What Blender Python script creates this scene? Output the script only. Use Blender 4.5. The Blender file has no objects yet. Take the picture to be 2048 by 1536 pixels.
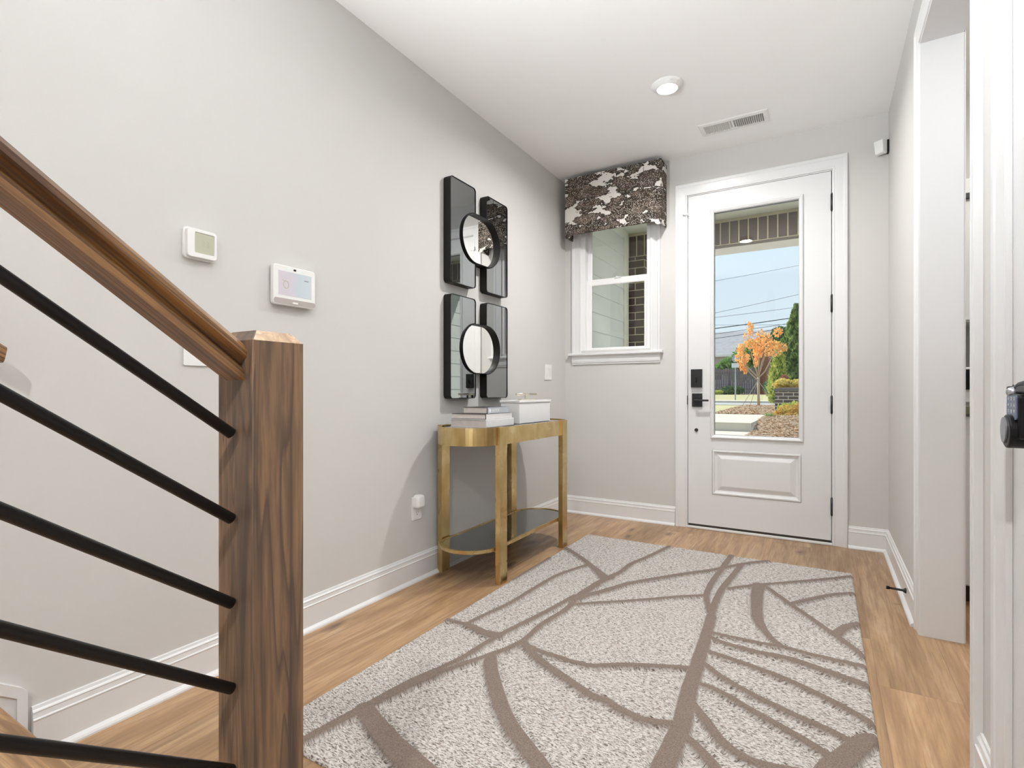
import bpy, bmesh, math, random
import numpy as np
from mathutils import Vector, Matrix
random.seed(7)
SC = bpy.context.scene
COL = SC.collection
R = math.radians

# ---------------------------------------------------------------- camera
W, D, H = 2.209, 9.0, 2.737          # hall width, depth behind the front wall, ceiling height (metres)
cam_d = bpy.data.cameras.new('camera')
cam = bpy.data.objects.new('camera', cam_d)
COL.objects.link(cam)
cam.location = (1.8643, -4.0115, 1.0015)
cam.rotation_euler = (R(90), 0, 0.5355)
cam_d.sensor_width = 36.0
cam_d.lens = 1052.39 / 2048 * 36
cam_d.shift_y = 14.9 / 2048
cam_d.clip_start = 0.02
cam_d.clip_end = 300
SC.camera = cam

# ---------------------------------------------------------------- world, sun, exposure
SC.view_settings.view_transform = 'Standard'
SC.view_settings.look = 'None'
SC.view_settings.gamma = 1
SC.view_settings.use_curve_mapping = False
SC.view_settings.exposure = 0.20
world = bpy.data.worlds.new('sky')
SC.world = world
world.use_nodes = True
wn = world.node_tree.nodes
wl = world.node_tree.links
wn.clear()
w_out = wn.new('ShaderNodeOutputWorld')
w_bg = wn.new('ShaderNodeBackground')
w_tc = wn.new('ShaderNodeTexCoord')
w_sep = wn.new('ShaderNodeSeparateXYZ')
w_ramp = wn.new('ShaderNodeValToRGB')
wl.new(w_tc.outputs['Generated'], w_sep.inputs[0])
wl.new(w_sep.outputs['Z'], w_ramp.inputs[0])
wl.new(w_ramp.outputs[0], w_bg.inputs[0])
wl.new(w_bg.outputs[0], w_out.inputs[0])
cr = w_ramp.color_ramp
cr.elements[0].position = 0.0
cr.elements[0].color = (0.76, 0.86, 0.93, 1)
cr.elements[1].position = 0.75
cr.elements[1].color = (0.42, 0.62, 0.92, 1)
w_bg.inputs['Strength'].default_value = 0.97

def lamp(name, kind, loc, rot, energy, color=(1, 1, 1), **kw):
    d = bpy.data.lights.new(name, kind)
    d.energy = energy
    d.color = color
    for k, v in kw.items():
        setattr(d, k, v)
    o = bpy.data.objects.new(name, d)
    COL.objects.link(o)
    o.location = loc
    o.rotation_euler = rot
    return o

sun = lamp('sun', 'SUN', (0, 0, 20), (0, 0, 0), 5.2, (1.0, 0.94, 0.85), angle=R(0.6))
sun.rotation_euler = Vector((0.85, -0.42, -0.80)).to_track_quat('-Z', 'Y').to_euler()
fl_ = Vector((2.0, -2.3, 3.5)) - Vector((0.21, -4.50, 1.50))
lamp('ceiling_fill_light', 'AREA', (0.21, -4.50, 1.50), fl_.to_track_quat('-Z', 'Y').to_euler(), 37, (0.92, 0.965, 1.0), shape='RECTANGLE', size=0.24, size_y=0.40, spread=R(88))  # added fill light, aimed up to brighten the hall ceiling
# added fill lights standing in for daylight in the unseen room behind the camera
lamp('rear_fill_light', 'AREA', (3.3, -8.85, 1.10), (R(115), 0, 0), 55, (0.93, 0.97, 1.0), shape='RECTANGLE', size=2.6, size_y=2.2)
lamp('east_fill_light', 'AREA', (5.88, -6.2, 1.10), (R(125), 0, R(90)), 10, (0.93, 0.97, 1.0), shape='RECTANGLE', size=3.0, size_y=2.2)
lamp('kitchen_fill_light', 'AREA', (3.0, -1.15, 2.70), (R(12), 0, 0), 20, (1.0, 0.98, 0.94), shape='RECTANGLE', size=0.5, size_y=0.5)  # fill lamp added to brighten the strip of kitchen in view
lamp('side_room_fill_light', 'AREA', (3.0, -2.9, 2.70), (0, 0, 0), 15, (0.97, 0.985, 1.0), shape='RECTANGLE', size=1.2, size_y=1.2)  # second fill added for the side room, no fixture behind it
SC.cycles.use_denoising = True
SC.cycles.max_bounces = 10
SC.cycles.diffuse_bounces = 6
SC.cycles.glossy_bounces = 5
SC.cycles.transparent_max_bounces = 12
SC.cycles.caustics_reflective = False
SC.cycles.caustics_refractive = False

# ---------------------------------------------------------------- mesh helpers
class MB:
    """collects shapes in world coordinates, built as one mesh object"""
    def __init__(s):
        s.bm = bmesh.new()
    def box(s, x0, y0, z0, x1, y1, z1, mi=0, bev=0.0, seg=2):
        b = bmesh.new()
        m = Matrix.Translation(((x0+x1)/2, (y0+y1)/2, (z0+z1)/2)) @ Matrix.Diagonal((abs(x1-x0), abs(y1-y0), abs(z1-z0), 1))
        bmesh.ops.create_cube(b, size=1, matrix=m)
        if bev:
            bmesh.ops.bevel(b, geom=list(b.edges), offset=bev, segments=seg, profile=0.5, affect='EDGES')
        s.merge(b, mi)
        return s
    def merge(s, b, mi=0):
        base = len(s.bm.verts)
        vs = [s.bm.verts.new(v.co) for v in b.verts]
        b.verts.index_update()
        for f in b.faces:
            try:
                nf = s.bm.faces.new([vs[v.index] for v in f.verts])
                nf.material_index = mi
                nf.smooth = f.smooth
            except ValueError:
                pass
        b.free()
    def faces(s, verts, faces, mi=0, smooth=False):
        vs = [s.bm.verts.new(v) for v in verts]
        for f in faces:
            try:
                nf = s.bm.faces.new([vs[i] for i in f])
                nf.material_index = mi
                nf.smooth = smooth
            except ValueError:
                pass
        return s
    def tube(s, pts, r, n=12, mi=0, smooth=True, cap=True):
        """tube along points; r scalar or per-point list"""
        pts = [Vector(p) for p in pts]
        rs = r if isinstance(r, (list, tuple)) else [r]*len(pts)
        verts, faces = [], []
        up = None
        for i, p in enumerate(pts):
            a = pts[max(i-1, 0)]; b = pts[min(i+1, len(pts)-1)]
            t = (b-a).normalized()
            if up is None:
                up = Vector((0, 0, 1)) if abs(t.z) < 0.9 else Vector((1, 0, 0))
            u = (up - t*up.dot(t)).normalized()
            up = u
            w = t.cross(u)
            for k in range(n):
                an = 2*math.pi*k/n
                verts.append(p + (u*math.cos(an) + w*math.sin(an))*rs[i])
        for i in range(len(pts)-1):
            for k in range(n):
                faces.append((i*n+k, i*n+(k+1) % n, (i+1)*n+(k+1) % n, (i+1)*n+k))
        if cap:
            faces.append(tuple(range(n)))
            faces.append(tuple(range((len(pts)-1)*n, len(pts)*n)))
        vs = [s.bm.verts.new(v) for v in verts]
        for f in faces:
            nf = s.bm.faces.new([vs[i] for i in f])
            nf.material_index = mi
            nf.smooth = smooth and len(f) == 4
        return s
    def prism(s, outline, mapfn, d0, d1, mi=0, smooth=False, cap=True, cap1=True):
        """outline: 2D points, mapfn(u, v, d) -> 3D"""
        n = len(outline)
        a = [s.bm.verts.new(mapfn(u, v, d0)) for u, v in outline]
        b = [s.bm.verts.new(mapfn(u, v, d1)) for u, v in outline]
        for i in range(n):
            f = s.bm.faces.new((a[i], a[(i+1) % n], b[(i+1) % n], b[i]))
            f.material_index = mi
            f.smooth = smooth
        if cap:
            f = s.bm.faces.new(a); f.material_index = mi
        if cap1:
            f = s.bm.faces.new(b[::-1]); f.material_index = mi
        return s
    def sweep(s, pts, offs, prof, mapfn, closed=False, mi=0, cap=True):
        """mitred moulding: path points, outward offset vectors per point, profile (w, d) closed loop"""
        rows = []
        for (pu, pv), (ou, ov) in zip(pts, offs):
            rows.append([s.bm.verts.new(mapfn(pu+ou*w, pv+ov*w, d)) for w, d in prof])
        n, m = len(rows), len(prof)
        rng = range(n) if closed else range(n-1)
        for i in rng:
            a, b = rows[i], rows[(i+1) % n]
            for j in range(m):
                f = s.bm.faces.new((a[j], a[(j+1) % m], b[(j+1) % m], b[j]))
                f.material_index = mi
        if cap and not closed:
            s.bm.faces.new(rows[0]).material_index = mi
            s.bm.faces.new(rows[-1][::-1]).material_index = mi
        return s
    def cyl(s, c, axis, r, h, n=24, mi=0, r2=None, smooth=True):
        a = Vector(axis).normalized()
        c = Vector(c)
        return s.tube([c, c+a*h], [r, r if r2 is None else r2], n, mi, smooth)
    def sphere(s, c, r, mi=0, seg=16, sc=(1, 1, 1)):
        b = bmesh.new()
        bmesh.ops.create_uvsphere(b, u_segments=seg, v_segments=max(6, seg//2), radius=1,
                                  matrix=Matrix.Translation(c) @ Matrix.Diagonal((r*sc[0], r*sc[1], r*sc[2], 1)))
        for f in b.faces: f.smooth = True
        s.merge(b, mi)
        return s
    def build(s, name, mats, parent=None, recalc=True, bevel=0.0, rot=None):
        if recalc:
            bmesh.ops.recalc_face_normals(s.bm, faces=list(s.bm.faces))
        me = bpy.data.meshes.new(name)
        if parent is not None:
            inv = Matrix.Translation(-Vector(ABS[parent.name]))
            s.bm.transform(inv)
        s.bm.to_mesh(me)
        s.bm.free()
        o = bpy.data.objects.new(name, me)
        COL.objects.link(o)
        for m in (mats if isinstance(mats, (list, tuple)) else [mats]):
            me.materials.append(m)
        if parent is not None:
            o.parent = parent
            ABS[o.name] = ABS[parent.name]
        else:
            ABS[o.name] = (0, 0, 0)
        if bevel:
            md = o.modifiers.new('bevel', 'BEVEL')
            md.width = bevel
            md.segments = 2
            md.limit_method = 'ANGLE'
            md.angle_limit = R(40)
        return o
ABS = {}

def raw_mesh(name, verts, faces, mat, parent=None, smooth=False):
    me = bpy.data.meshes.new(name)
    if parent is not None:
        p = ABS[parent.name]
        verts = np.asarray(verts, float) - np.array(p)
    me.from_pydata([tuple(v) for v in verts], [], [tuple(f) for f in faces])
    me.materials.append(mat)
    if smooth:
        me.polygons.foreach_set('use_smooth', [True]*len(me.polygons))
    o = bpy.data.objects.new(name, me)
    COL.objects.link(o)
    if parent is not None:
        o.parent = parent
        ABS[o.name] = ABS[parent.name]
    else:
        ABS[o.name] = (0, 0, 0)
    return o

def thing(name, label, cat, loc, group=None):
    o = bpy.data.objects.new(name, None)
    o.empty_display_size = 0.05
    COL.objects.link(o)
    o.location = loc
    ABS[o.name] = tuple(loc)
    o['label'] = label
    o['category'] = cat
    if group: o['group'] = group
    return o

def tag(o, label, cat, group=None, kind=None):
    o['label'] = label
    o['category'] = cat
    if group: o['group'] = group
    if kind: o['kind'] = kind
    return o

def struct(o, label=None):
    o['kind'] = 'structure'
    if label: o['label'] = label
    return o

def sempty(name, loc=(0, 0, 0), label=None):
    o = bpy.data.objects.new(name, None)
    o.empty_display_size = 0.05
    COL.objects.link(o)
    o.location = loc
    ABS[o.name] = tuple(loc)
    return struct(o, label)

BACK = lambda u, v, d: (u, -d, v)          # on the front wall (y = 0), d towards the room
LEFT = lambda u, v, d: (d, u, v)           # on the left wall (x = 0), u = y
RIGHT = lambda u, v, d: (W-d, u, v)        # on the right wall (x = W), u = y

def rrect(u0, v0, u1, v1, r, n=6):
    pts = []
    for cu, cv, a0 in ((u1-r, v1-r, 0), (u0+r, v1-r, 90), (u0+r, v0+r, 180), (u1-r, v0+r, 270)):
        for k in range(n+1):
            a = R(a0 + 90*k/n)
            pts.append((cu+r*math.cos(a), cv+r*math.sin(a)))
    return pts

def stadium(cx, y0, y1, r, n=24):
    """racetrack outline in x, y; straight sides along y"""
    pts = []
    for k in range(n+1):
        a = math.pi*k/n
        pts.append((cx+r*math.cos(a), y1-r+r*math.sin(a)))
    for k in range(n+1):
        a = math.pi+math.pi*k/n
        pts.append((cx+r*math.cos(a), y0+r+r*math.sin(a)))
    return pts

def ring(mb, outer, inner, mapfn, d0, d1, mi=0):
    """frame between two outlines with equal point counts"""
    n = len(outer)
    v = [[mb.bm.verts.new(mapfn(u, w, d)) for u, w in o] for o, d in ((outer, d0), (outer, d1), (inner, d1), (inner, d0))]
    for i in range(n):
        j = (i+1) % n
        for a in range(4):
            p, q = v[a], v[(a+1) % 4]
            f = mb.bm.faces.new((p[i], p[j], q[j], q[i]))
            f.material_index = mi
    return mb

# ---------------------------------------------------------------- materials
class NT:
    def __init__(s, name):
        s.m = bpy.data.materials.new(name)
        s.m.use_nodes = True
        s.t = s.m.node_tree
        s.t.nodes.clear()
        s.out = s.t.nodes.new('ShaderNodeOutputMaterial')
    def n(s, typ, **kw):
        nd = s.t.nodes.new('ShaderNode'+typ)
        for k, v in kw.items():
            if k in nd.inputs: pass
            setattr(nd, k, v)
        return nd
    def link(s, a, b): s.t.links.new(a, b)
    def math(s, op, a, b=None, c=None, clamp=False):
        nd = s.n('Math', operation=op)
        nd.use_clamp = clamp
        for i, x in enumerate((a, b, c)):
            if x is None: continue
            if isinstance(x, (int, float)): nd.inputs[i].default_value = x
            else: s.link(x, nd.inputs[i])
        return nd.outputs[0]
    def mix(s, f, a, b, blend='MIX'):
        nd = s.n('Mix', data_type='RGBA', blend_type=blend)
        for i, x in ((0, f), (6, a), (7, b)):
            if isinstance(x, (int, float)): nd.inputs[i].default_value = x
            elif isinstance(x, tuple): nd.inputs[i].default_value = x if len(x) == 4 else x+(1,)
            else: s.link(x, nd.inputs[i])
        return nd.outputs[2]
    def obj(s): return s.n('TexCoord').outputs['Object']
    def pos(s): return s.n('NewGeometry').outputs['Position']
    def mapping(s, vec, scale=(1, 1, 1), loc=(0, 0, 0), rot=(0, 0, 0)):
        nd = s.n('Mapping')
        nd.inputs['Scale'].default_value = scale
        nd.inputs['Location'].default_value = loc
        nd.inputs['Rotation'].default_value = rot
        s.link(vec, nd.inputs[0])
        return nd.outputs[0]
    def noise(s, vec, scale, detail=3, rough=0.5, dist=0.0):
        nd = s.n('TexNoise')
        nd.inputs['Scale'].default_value = scale
        nd.inputs['Detail'].default_value = detail
        nd.inputs['Roughness'].default_value = rough
        nd.inputs['Distortion'].default_value = dist
        s.link(vec, nd.inputs['Vector'])
        return nd.outputs['Fac']
    def ramp(s, fac, stops, interp='LINEAR'):
        nd = s.n('ValToRGB')
        cr = nd.color_ramp
        cr.interpolation = interp
        while len(cr.elements) < len(stops): cr.elements.new(0.5)
        for e, (p, c) in zip(cr.elements, stops):
            e.position = p
            e.color = (c, c, c, 1) if isinstance(c, (int, float)) else (c+(1,) if len(c) == 3 else c)
        s.link(fac, nd.inputs[0])
        return nd.outputs[0]
    def bump(s, h, strength=0.3, dist=0.01):
        nd = s.n('Bump')
        nd.inputs['Strength'].default_value = strength
        nd.inputs['Distance'].default_value = dist
        s.link(h, nd.inputs['Height'])
        return nd.outputs[0]
    def bsdf(s, color, rough=0.5, metal=0.0, spec=0.5, normal=None, **kw):
        b = s.n('BsdfPrincipled')
        def put(k, v):
            i = b.inputs[k]
            if isinstance(v, (int, float)): i.default_value = v
            elif isinstance(v, tuple): i.default_value = v if len(v) == 4 else v+(1,)
            else: s.link(v, i)
        put('Base Color', color); put('Roughness', rough); put('Metallic', metal); put('Specular IOR Level', spec)
        for k, v in kw.items(): put(k.replace('_', ' '), v)
        if normal is not None: s.link(normal, b.inputs['Normal'])
        s.link(b.outputs[0], s.out.inputs[0])
        return b

def plain(name, color, rough=0.5, metal=0.0, spec=0.5, var=0.04, scale=12, bump=0.0, bscale=200, **kw):
    t = NT(name)
    p = t.obj()
    f = t.noise(p, scale, 3)
    c1 = tuple(max(0, c*(1-var)) for c in color)
    c2 = tuple(min(1, c*(1+var)) for c in color)
    c = t.mix(f, c1, c2)
    nm = t.bump(t.noise(p, bscale, 2), bump, 0.002) if bump else None
    t.bsdf(c, rough, metal, spec, nm, **kw)
    return t.m

M = {}
M['wall'] = plain('wall_paint', (0.61, 0.60, 0.582), 0.75, spec=0.25, var=0.012, scale=2, bump=0.05, bscale=350)
M['ceiling'] = plain('ceiling_paint', (0.92, 0.92, 0.915), 0.9, spec=0.15, var=0.01, scale=2, bump=0.04, bscale=300)
M['trim'] = plain('trim_paint', (0.74, 0.745, 0.75), 0.32, var=0.01, scale=3)
M['door'] = plain('door_paint', (0.72, 0.725, 0.73), 0.38, var=0.01, scale=3)
M['vinyl'] = plain('window_vinyl', (0.86, 0.86, 0.86), 0.35, var=0.01)
M['white_plastic'] = plain('white_plastic', (0.82, 0.82, 0.81), 0.3, var=0.01)
M['white_plastic_matte'] = plain('white_plastic_matte', (0.80, 0.80, 0.79), 0.55, var=0.01)
M['grey_plastic'] = plain('grey_plastic', (0.42, 0.38, 0.35), 0.6, var=0.03)
M['black'] = plain('black_metal', (0.012, 0.012, 0.014), 0.42, spec=0.5, var=0.2, scale=30)
M['black_gloss'] = plain('black_gloss', (0.005, 0.005, 0.006), 0.35, spec=0.25, var=0.2)
M['frame_black'] = plain('mirror_frame_black', (0.010, 0.0095, 0.009), 0.5, spec=0.25, var=0.2, scale=20)
M['dark_gap'] = plain('door_sweep', (0.05, 0.035, 0.025), 0.7, var=0.2, scale=60)
M['steel'] = plain('steel', (0.7, 0.7, 0.7), 0.25, 1.0, var=0.03)
M['champagne'] = plain('champagne_metal', (0.86, 0.80, 0.68), 0.22, 1.0, var=0.03)
M['box_white'] = plain('box_lacquer', (0.83, 0.83, 0.83), 0.25, var=0.03, scale=25, bump=0.03, bscale=30)
M['paper'] = plain('page_edges', (0.62, 0.56, 0.52), 0.8, var=0.1, scale=60)
M['lcd'] = plain('lcd', (0.47, 0.47, 0.36), 0.25, var=0.02)
M['lcd_ink'] = plain('lcd_ink', (0.36, 0.36, 0.28), 0.4, var=0.02)

def mirror_mat(name, col, rough=0.01):
    t = NT(name)
    p = t.obj()
    c = t.mix(t.noise(p, 3, 2), tuple(x*0.98 for x in col), col)
    t.bsdf(c, rough, 1.0)
    return t.m
M['mirror'] = mirror_mat('mirror_glass', (0.92, 0.92, 0.90))
M['smoke'] = mirror_mat('smoked_mirror', (0.33, 0.345, 0.35), 0.012)
M['smoke_shelf'] = mirror_mat('smoked_shelf_glass', (0.30, 0.32, 0.33), 0.03)

def glass_mat(name, tint=(0.97, 0.985, 0.97)):
    t = NT(name)
    tr = t.n('BsdfTransparent'); tr.inputs[0].default_value = tint+(1,)
    gl = t.n('BsdfGlossy'); gl.inputs['Roughness'].default_value = 0.0
    fr = t.n('Fresnel'); fr.inputs['IOR'].default_value = 1.45
    mx = t.n('MixShader')
    t.link(fr.outputs[0], mx.inputs[0]); t.link(tr.outputs[0], mx.inputs[1]); t.link(gl.outputs[0], mx.inputs[2])
    t.link(mx.outputs[0], t.out.inputs[0])
    return t.m
M['glass'] = glass_mat('window_glass')

def emit(name, col, s):
    t = NT(name)
    e = t.n('Emission')
    e.inputs[0].default_value = col+(1,)
    e.inputs[1].default_value = s
    t.link(e.outputs[0], t.out.inputs[0])
    return t.m
M['lens'] = emit('lamp_lens', (1.0, 0.93, 0.80), 14.0)
M['led'] = emit('status_led', (0.55, 1.0, 0.95), 1.2)

def brass():
    t = NT('aged_brass')
    p = t.obj()
    a = t.noise(t.mapping(p, (9, 9, 2)), 3, 2, 0.5)
    b = t.noise(p, 6, 3, 0.55)
    f = t.math('ADD', t.math('MULTIPLY', a, 0.35), t.math('MULTIPLY', b, 0.65))
    c = t.ramp(f, [(0.3, (0.46, 0.31, 0.12)), (0.5, (0.60, 0.44, 0.20)), (0.72, (0.72, 0.57, 0.32))])
    r = t.ramp(b, [(0.3, 0.34), (0.7, 0.24)])
    t.bsdf(c, r, 1.0)
    return t.m
M['brass'] = brass()

def floor_wood():
    t = NT('oak_plank_floor')
    p = t.pos()
    sp = t.n('SeparateXYZ'); t.link(p, sp.inputs[0])
    gx = t.math('DIVIDE', t.math('SUBTRACT', sp.outputs[0], -8.551), 0.225)
    row = t.math('FLOOR', gx)
    fx = t.math('FRACT', gx)
    wn1 = t.n('TexWhiteNoise', noise_dimensions='1D'); t.link(row, wn1.inputs['W'])
    gy = t.math('ADD', t.math('DIVIDE', t.math('ADD', sp.outputs[1], 20), 2.1), wn1.outputs[0])
    idy = t.math('FLOOR', gy)
    fy = t.math('FRACT', gy)
    cb = t.n('CombineXYZ'); t.link(row, cb.inputs[0]); t.link(idy, cb.inputs[1])
    wn2 = t.n('TexWhiteNoise', noise_dimensions='3D'); t.link(cb.outputs[0], wn2.inputs['Vector'])
    rnd = wn2.outputs[0]
    off = t.n('CombineXYZ')
    t.link(t.math('MULTIPLY', rnd, 37.0), off.inputs[0]); t.link(t.math('MULTIPLY', rnd, 91.0), off.inputs[1])
    vv = t.n('VectorMath', operation='ADD'); t.link(p, vv.inputs[0]); t.link(off.outputs[0], vv.inputs[1])
    v = vv.outputs[0]
    big = t.noise(t.mapping(v, (7.0, 0.9, 1)), 1.5, 5, 0.65, 0.9)
    fine = t.noise(t.mapping(v, (75, 3.2, 1)), 1.5, 5, 0.6, 0.3)
    med = t.noise(t.mapping(v, (14, 0.9, 1)), 1.3, 4, 0.6, 0.9)
    col = t.ramp(big, [(0.30, (0.29, 0.168, 0.082)), (0.5, (0.42, 0.262, 0.138)), (0.70, (0.54, 0.372, 0.225))])
    col = t.mix(t.ramp(med, [(0.38, 0.50), (0.56, 0.0)]), col, (0.21, 0.115, 0.062))
    col = t.mix(t.ramp(fine, [(0.35, 0.42), (0.54, 0.0)]), col, (0.19, 0.105, 0.058))
    tone = t.ramp(rnd, [(0.0, 0.80), (1.0, 1.14)])
    col = t.mix(1.0, col, tone, 'MULTIPLY')
    # knots
    vo = t.n('TexVoronoi', feature='F1', voronoi_dimensions='2D'); vo.inputs['Scale'].default_value = 1.0
    dv = t.n('VectorMath', operation='ADD'); t.link(t.mapping(v, (4.6, 2.0, 0.001)), dv.inputs[0])
    nz = t.n('TexNoise'); nz.inputs['Scale'].default_value = 9; t.link(v, nz.inputs['Vector'])
    ns = t.n('VectorMath', operation='SCALE'); t.link(nz.outputs['Color'], ns.inputs[0]); ns.inputs['Scale'].default_value = 0.22
    t.link(ns.outputs[0], dv.inputs[1]); t.link(dv.outputs[0], vo.inputs['Vector'])
    gate = t.math('GREATER_THAN', vo.outputs['Color'], 0.60)
    knot = t.math('MULTIPLY', t.ramp(vo.outputs['Distance'], [(0.02, 1.0), (0.07, 0.55), (0.17, 0.0)]), gate)
    col = t.mix(t.math('MULTIPLY', knot, 0.85), col, (0.085, 0.048, 0.032))
    # seams
    ex = t.math('MULTIPLY', t.math('MINIMUM', fx, t.math('SUBTRACT', 1.0, fx)), 0.225)
    ey = t.math('MULTIPLY', t.math('MINIMUM', fy, t.math('SUBTRACT', 1.0, fy)), 2.1)
    e = t.math('MINIMUM', ex, ey)
    seam = t.math('LESS_THAN', e, 0.0011)
    col = t.mix(t.math('MULTIPLY', seam, 0.45), col, (0.12, 0.07, 0.045))
    hh = t.math('ADD', t.math('MULTIPLY', fine, 0.15), t.ramp(t.math('DIVIDE', e, 0.003), [(0.0, 0.0), (1.0, 1.0)]))
    nm = t.bump(hh, 0.25, 0.0012)
    rr = t.ramp(fine, [(0.3, 0.40), (0.7, 0.30)])
    t.bsdf(col, rr, 0.0, 0.5, nm)
    return t.m
M['floor'] = floor_wood()

def oak(name, axis, c_light, c_mid, c_dark, rough=0.38):
    t = NT(name)
    p = t.pos()
    s = {'z': (1, 1, 0.06), 'y': (1, 0.05, 1), 'x': (0.05, 1, 1), 'slope': (1, 0.05, 1)}[axis]
    if axis == 'slope':
        q = t.mapping(t.mapping(p, rot=(-math.atan(0.735)*-1, 0, 0)), s)
    else:
        q = t.mapping(p, s)
    a = t.noise(q, 26, 5, 0.55, 0.8)
    b = t.noise(q, 130, 4, 0.6, 0.2)
    c = t.noise(t.mapping(q, (1, 1, 1)), 9, 2, 0.5, 1.2)
    col = t.ramp(a, [(0.36, c_dark), (0.47, c_mid), (0.60, c_light)])
    ln = t.math('FRACT', t.math('MULTIPLY', c, 13.0))
    col = t.mix(t.ramp(ln, [(0.0, 0.85), (0.14, 0.45), (0.30, 0.0), (0.92, 0.0), (1.0, 0.85)]), col, c_dark)
    col = t.mix(t.ramp(b, [(0.38, 0.5), (0.58, 0.0)]), col, c_dark)
    t.bsdf(col, rough, 0.0, 0.5, t.bump(b, 0.12, 0.0015))
    return t.m
M['oak_post'] = oak('stained_oak_post', 'z', (0.300, 0.178, 0.096), (0.205, 0.122, 0.068), (0.080, 0.056, 0.043), 0.5)
M['oak_rail'] = oak('stained_oak_rail', 'slope', (0.32, 0.165, 0.060), (0.20, 0.098, 0.036), (0.055, 0.028, 0.018), 0.46)
M['oak_end'] = oak('oak_end_grain', 'x', (0.60, 0.42, 0.26), (0.48, 0.32, 0.18), (0.30, 0.18, 0.10))
M['oak_tread'] = oak('oak_tread', 'x', (0.52, 0.33, 0.17), (0.42, 0.25, 0.12), (0.25, 0.14, 0.07))

def valance_mat():
    t = NT('tree_print_fabric')
    p = t.pos()
    sp = t.n('SeparateXYZ'); t.link(p, sp.inputs[0])
    cb = t.n('CombineXYZ')
    t.link(t.math('SUBTRACT', sp.outputs[0], sp.outputs[1]), cb.inputs[0])
    t.link(sp.outputs[2], cb.inputs[1])
    v = cb.outputs[0]
    nz = t.n('TexNoise'); nz.inputs['Scale'].default_value = 30; nz.inputs['Detail'].default_value = 3; t.link(v, nz.inputs['Vector'])
    ns = t.n('VectorMath', operation='SCALE'); t.link(nz.outputs['Color'], ns.inputs[0]); ns.inputs['Scale'].default_value = 0.03
    va = t.n('VectorMath', operation='ADD'); t.link(v, va.inputs[0]); t.link(ns.outputs[0], va.inputs[1])
    # crowns: horizontally stretched cells
    vo = t.n('TexVoronoi', feature='F1'); vo.inputs['Scale'].default_value = 1.0
    t.link(t.mapping(va.outputs[0], (7.0, 15.0, 1)), vo.inputs['Vector'])
    big = t.noise(t.mapping(va.outputs[0], (13, 30, 1)), 1.0, 4, 0.6)
    crown = t.math('ADD', t.math('MULTIPLY', vo.outputs['Distance'], 0.55), t.math('MULTIPLY', big, 0.75))
    gapf = t.math('GREATER_THAN', crown, 0.775)
    sc = t.n('SeparateColor'); t.link(vo.outputs['Color'], sc.inputs[0])
    tone = t.mix(sc.outputs[0], (0.050, 0.036, 0.028), (0.125, 0.095, 0.076))
    tone = t.mix(t.ramp(sc.outputs[1], [(0.6, 0.0), (0.8, 0.8)]), tone, (0.030, 0.030, 0.024))
    # leaf speckle
    v2 = t.n('TexVoronoi', feature='F1'); v2.inputs['Scale'].default_value = 150; t.link(v, v2.inputs['Vector'])
    dots = t.ramp(v2.outputs['Distance'], [(0.30, 1.0), (0.40, 0.0)])
    col = t.mix(t.math('MULTIPLY', dots, t.math('ADD', 0.7, t.math('MULTIPLY', sc.outputs[2], 0.3))), tone, (0.62, 0.56, 0.49))
    # dark rim under each crown, trunks
    rim = t.ramp(crown, [(0.66, 0.0), (0.745, 0.8), (0.775, 0.8)])
    col = t.mix(rim, col, (0.035, 0.030, 0.026))
    cream = (0.70, 0.67, 0.63)
    col = t.mix(gapf, col, cream)
    cell = t.math('ADD', t.math('MULTIPLY', sp.outputs[0], 4.3), t.math('MULTIPLY', t.math('FLOOR', t.math('MULTIPLY', sp.outputs[2], 9.0)), 0.37))
    tr_ = t.n('TexWhiteNoise', noise_dimensions='2D')
    cc_ = t.n('CombineXYZ'); t.link(t.math('FLOOR', cell), cc_.inputs[0]); t.link(t.math('FLOOR', t.math('MULTIPLY', sp.outputs[2], 9.0)), cc_.inputs[1])
    t.link(cc_.outputs[0], tr_.inputs['Vector'])
    trk = t.math('LESS_THAN', t.math('ABSOLUTE', t.math('SUBTRACT', t.math('FRACT', cell), t.math('ADD', 0.3, t.math('MULTIPLY', tr_.outputs[0], 0.4)))), 0.010)
    trk = t.math('MULTIPLY', trk, t.math('GREATER_THAN', tr_.outputs[0], 0.45))
    col = t.mix(t.math('MULTIPLY', trk, 0.85), col, (0.05, 0.04, 0.034))
    t.bsdf(col, 0.9, 0.0, 0.1, t.bump(t.noise(p, 900, 2), 0.15, 0.001))
    return t.m
M['valance'] = valance_mat()

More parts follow.
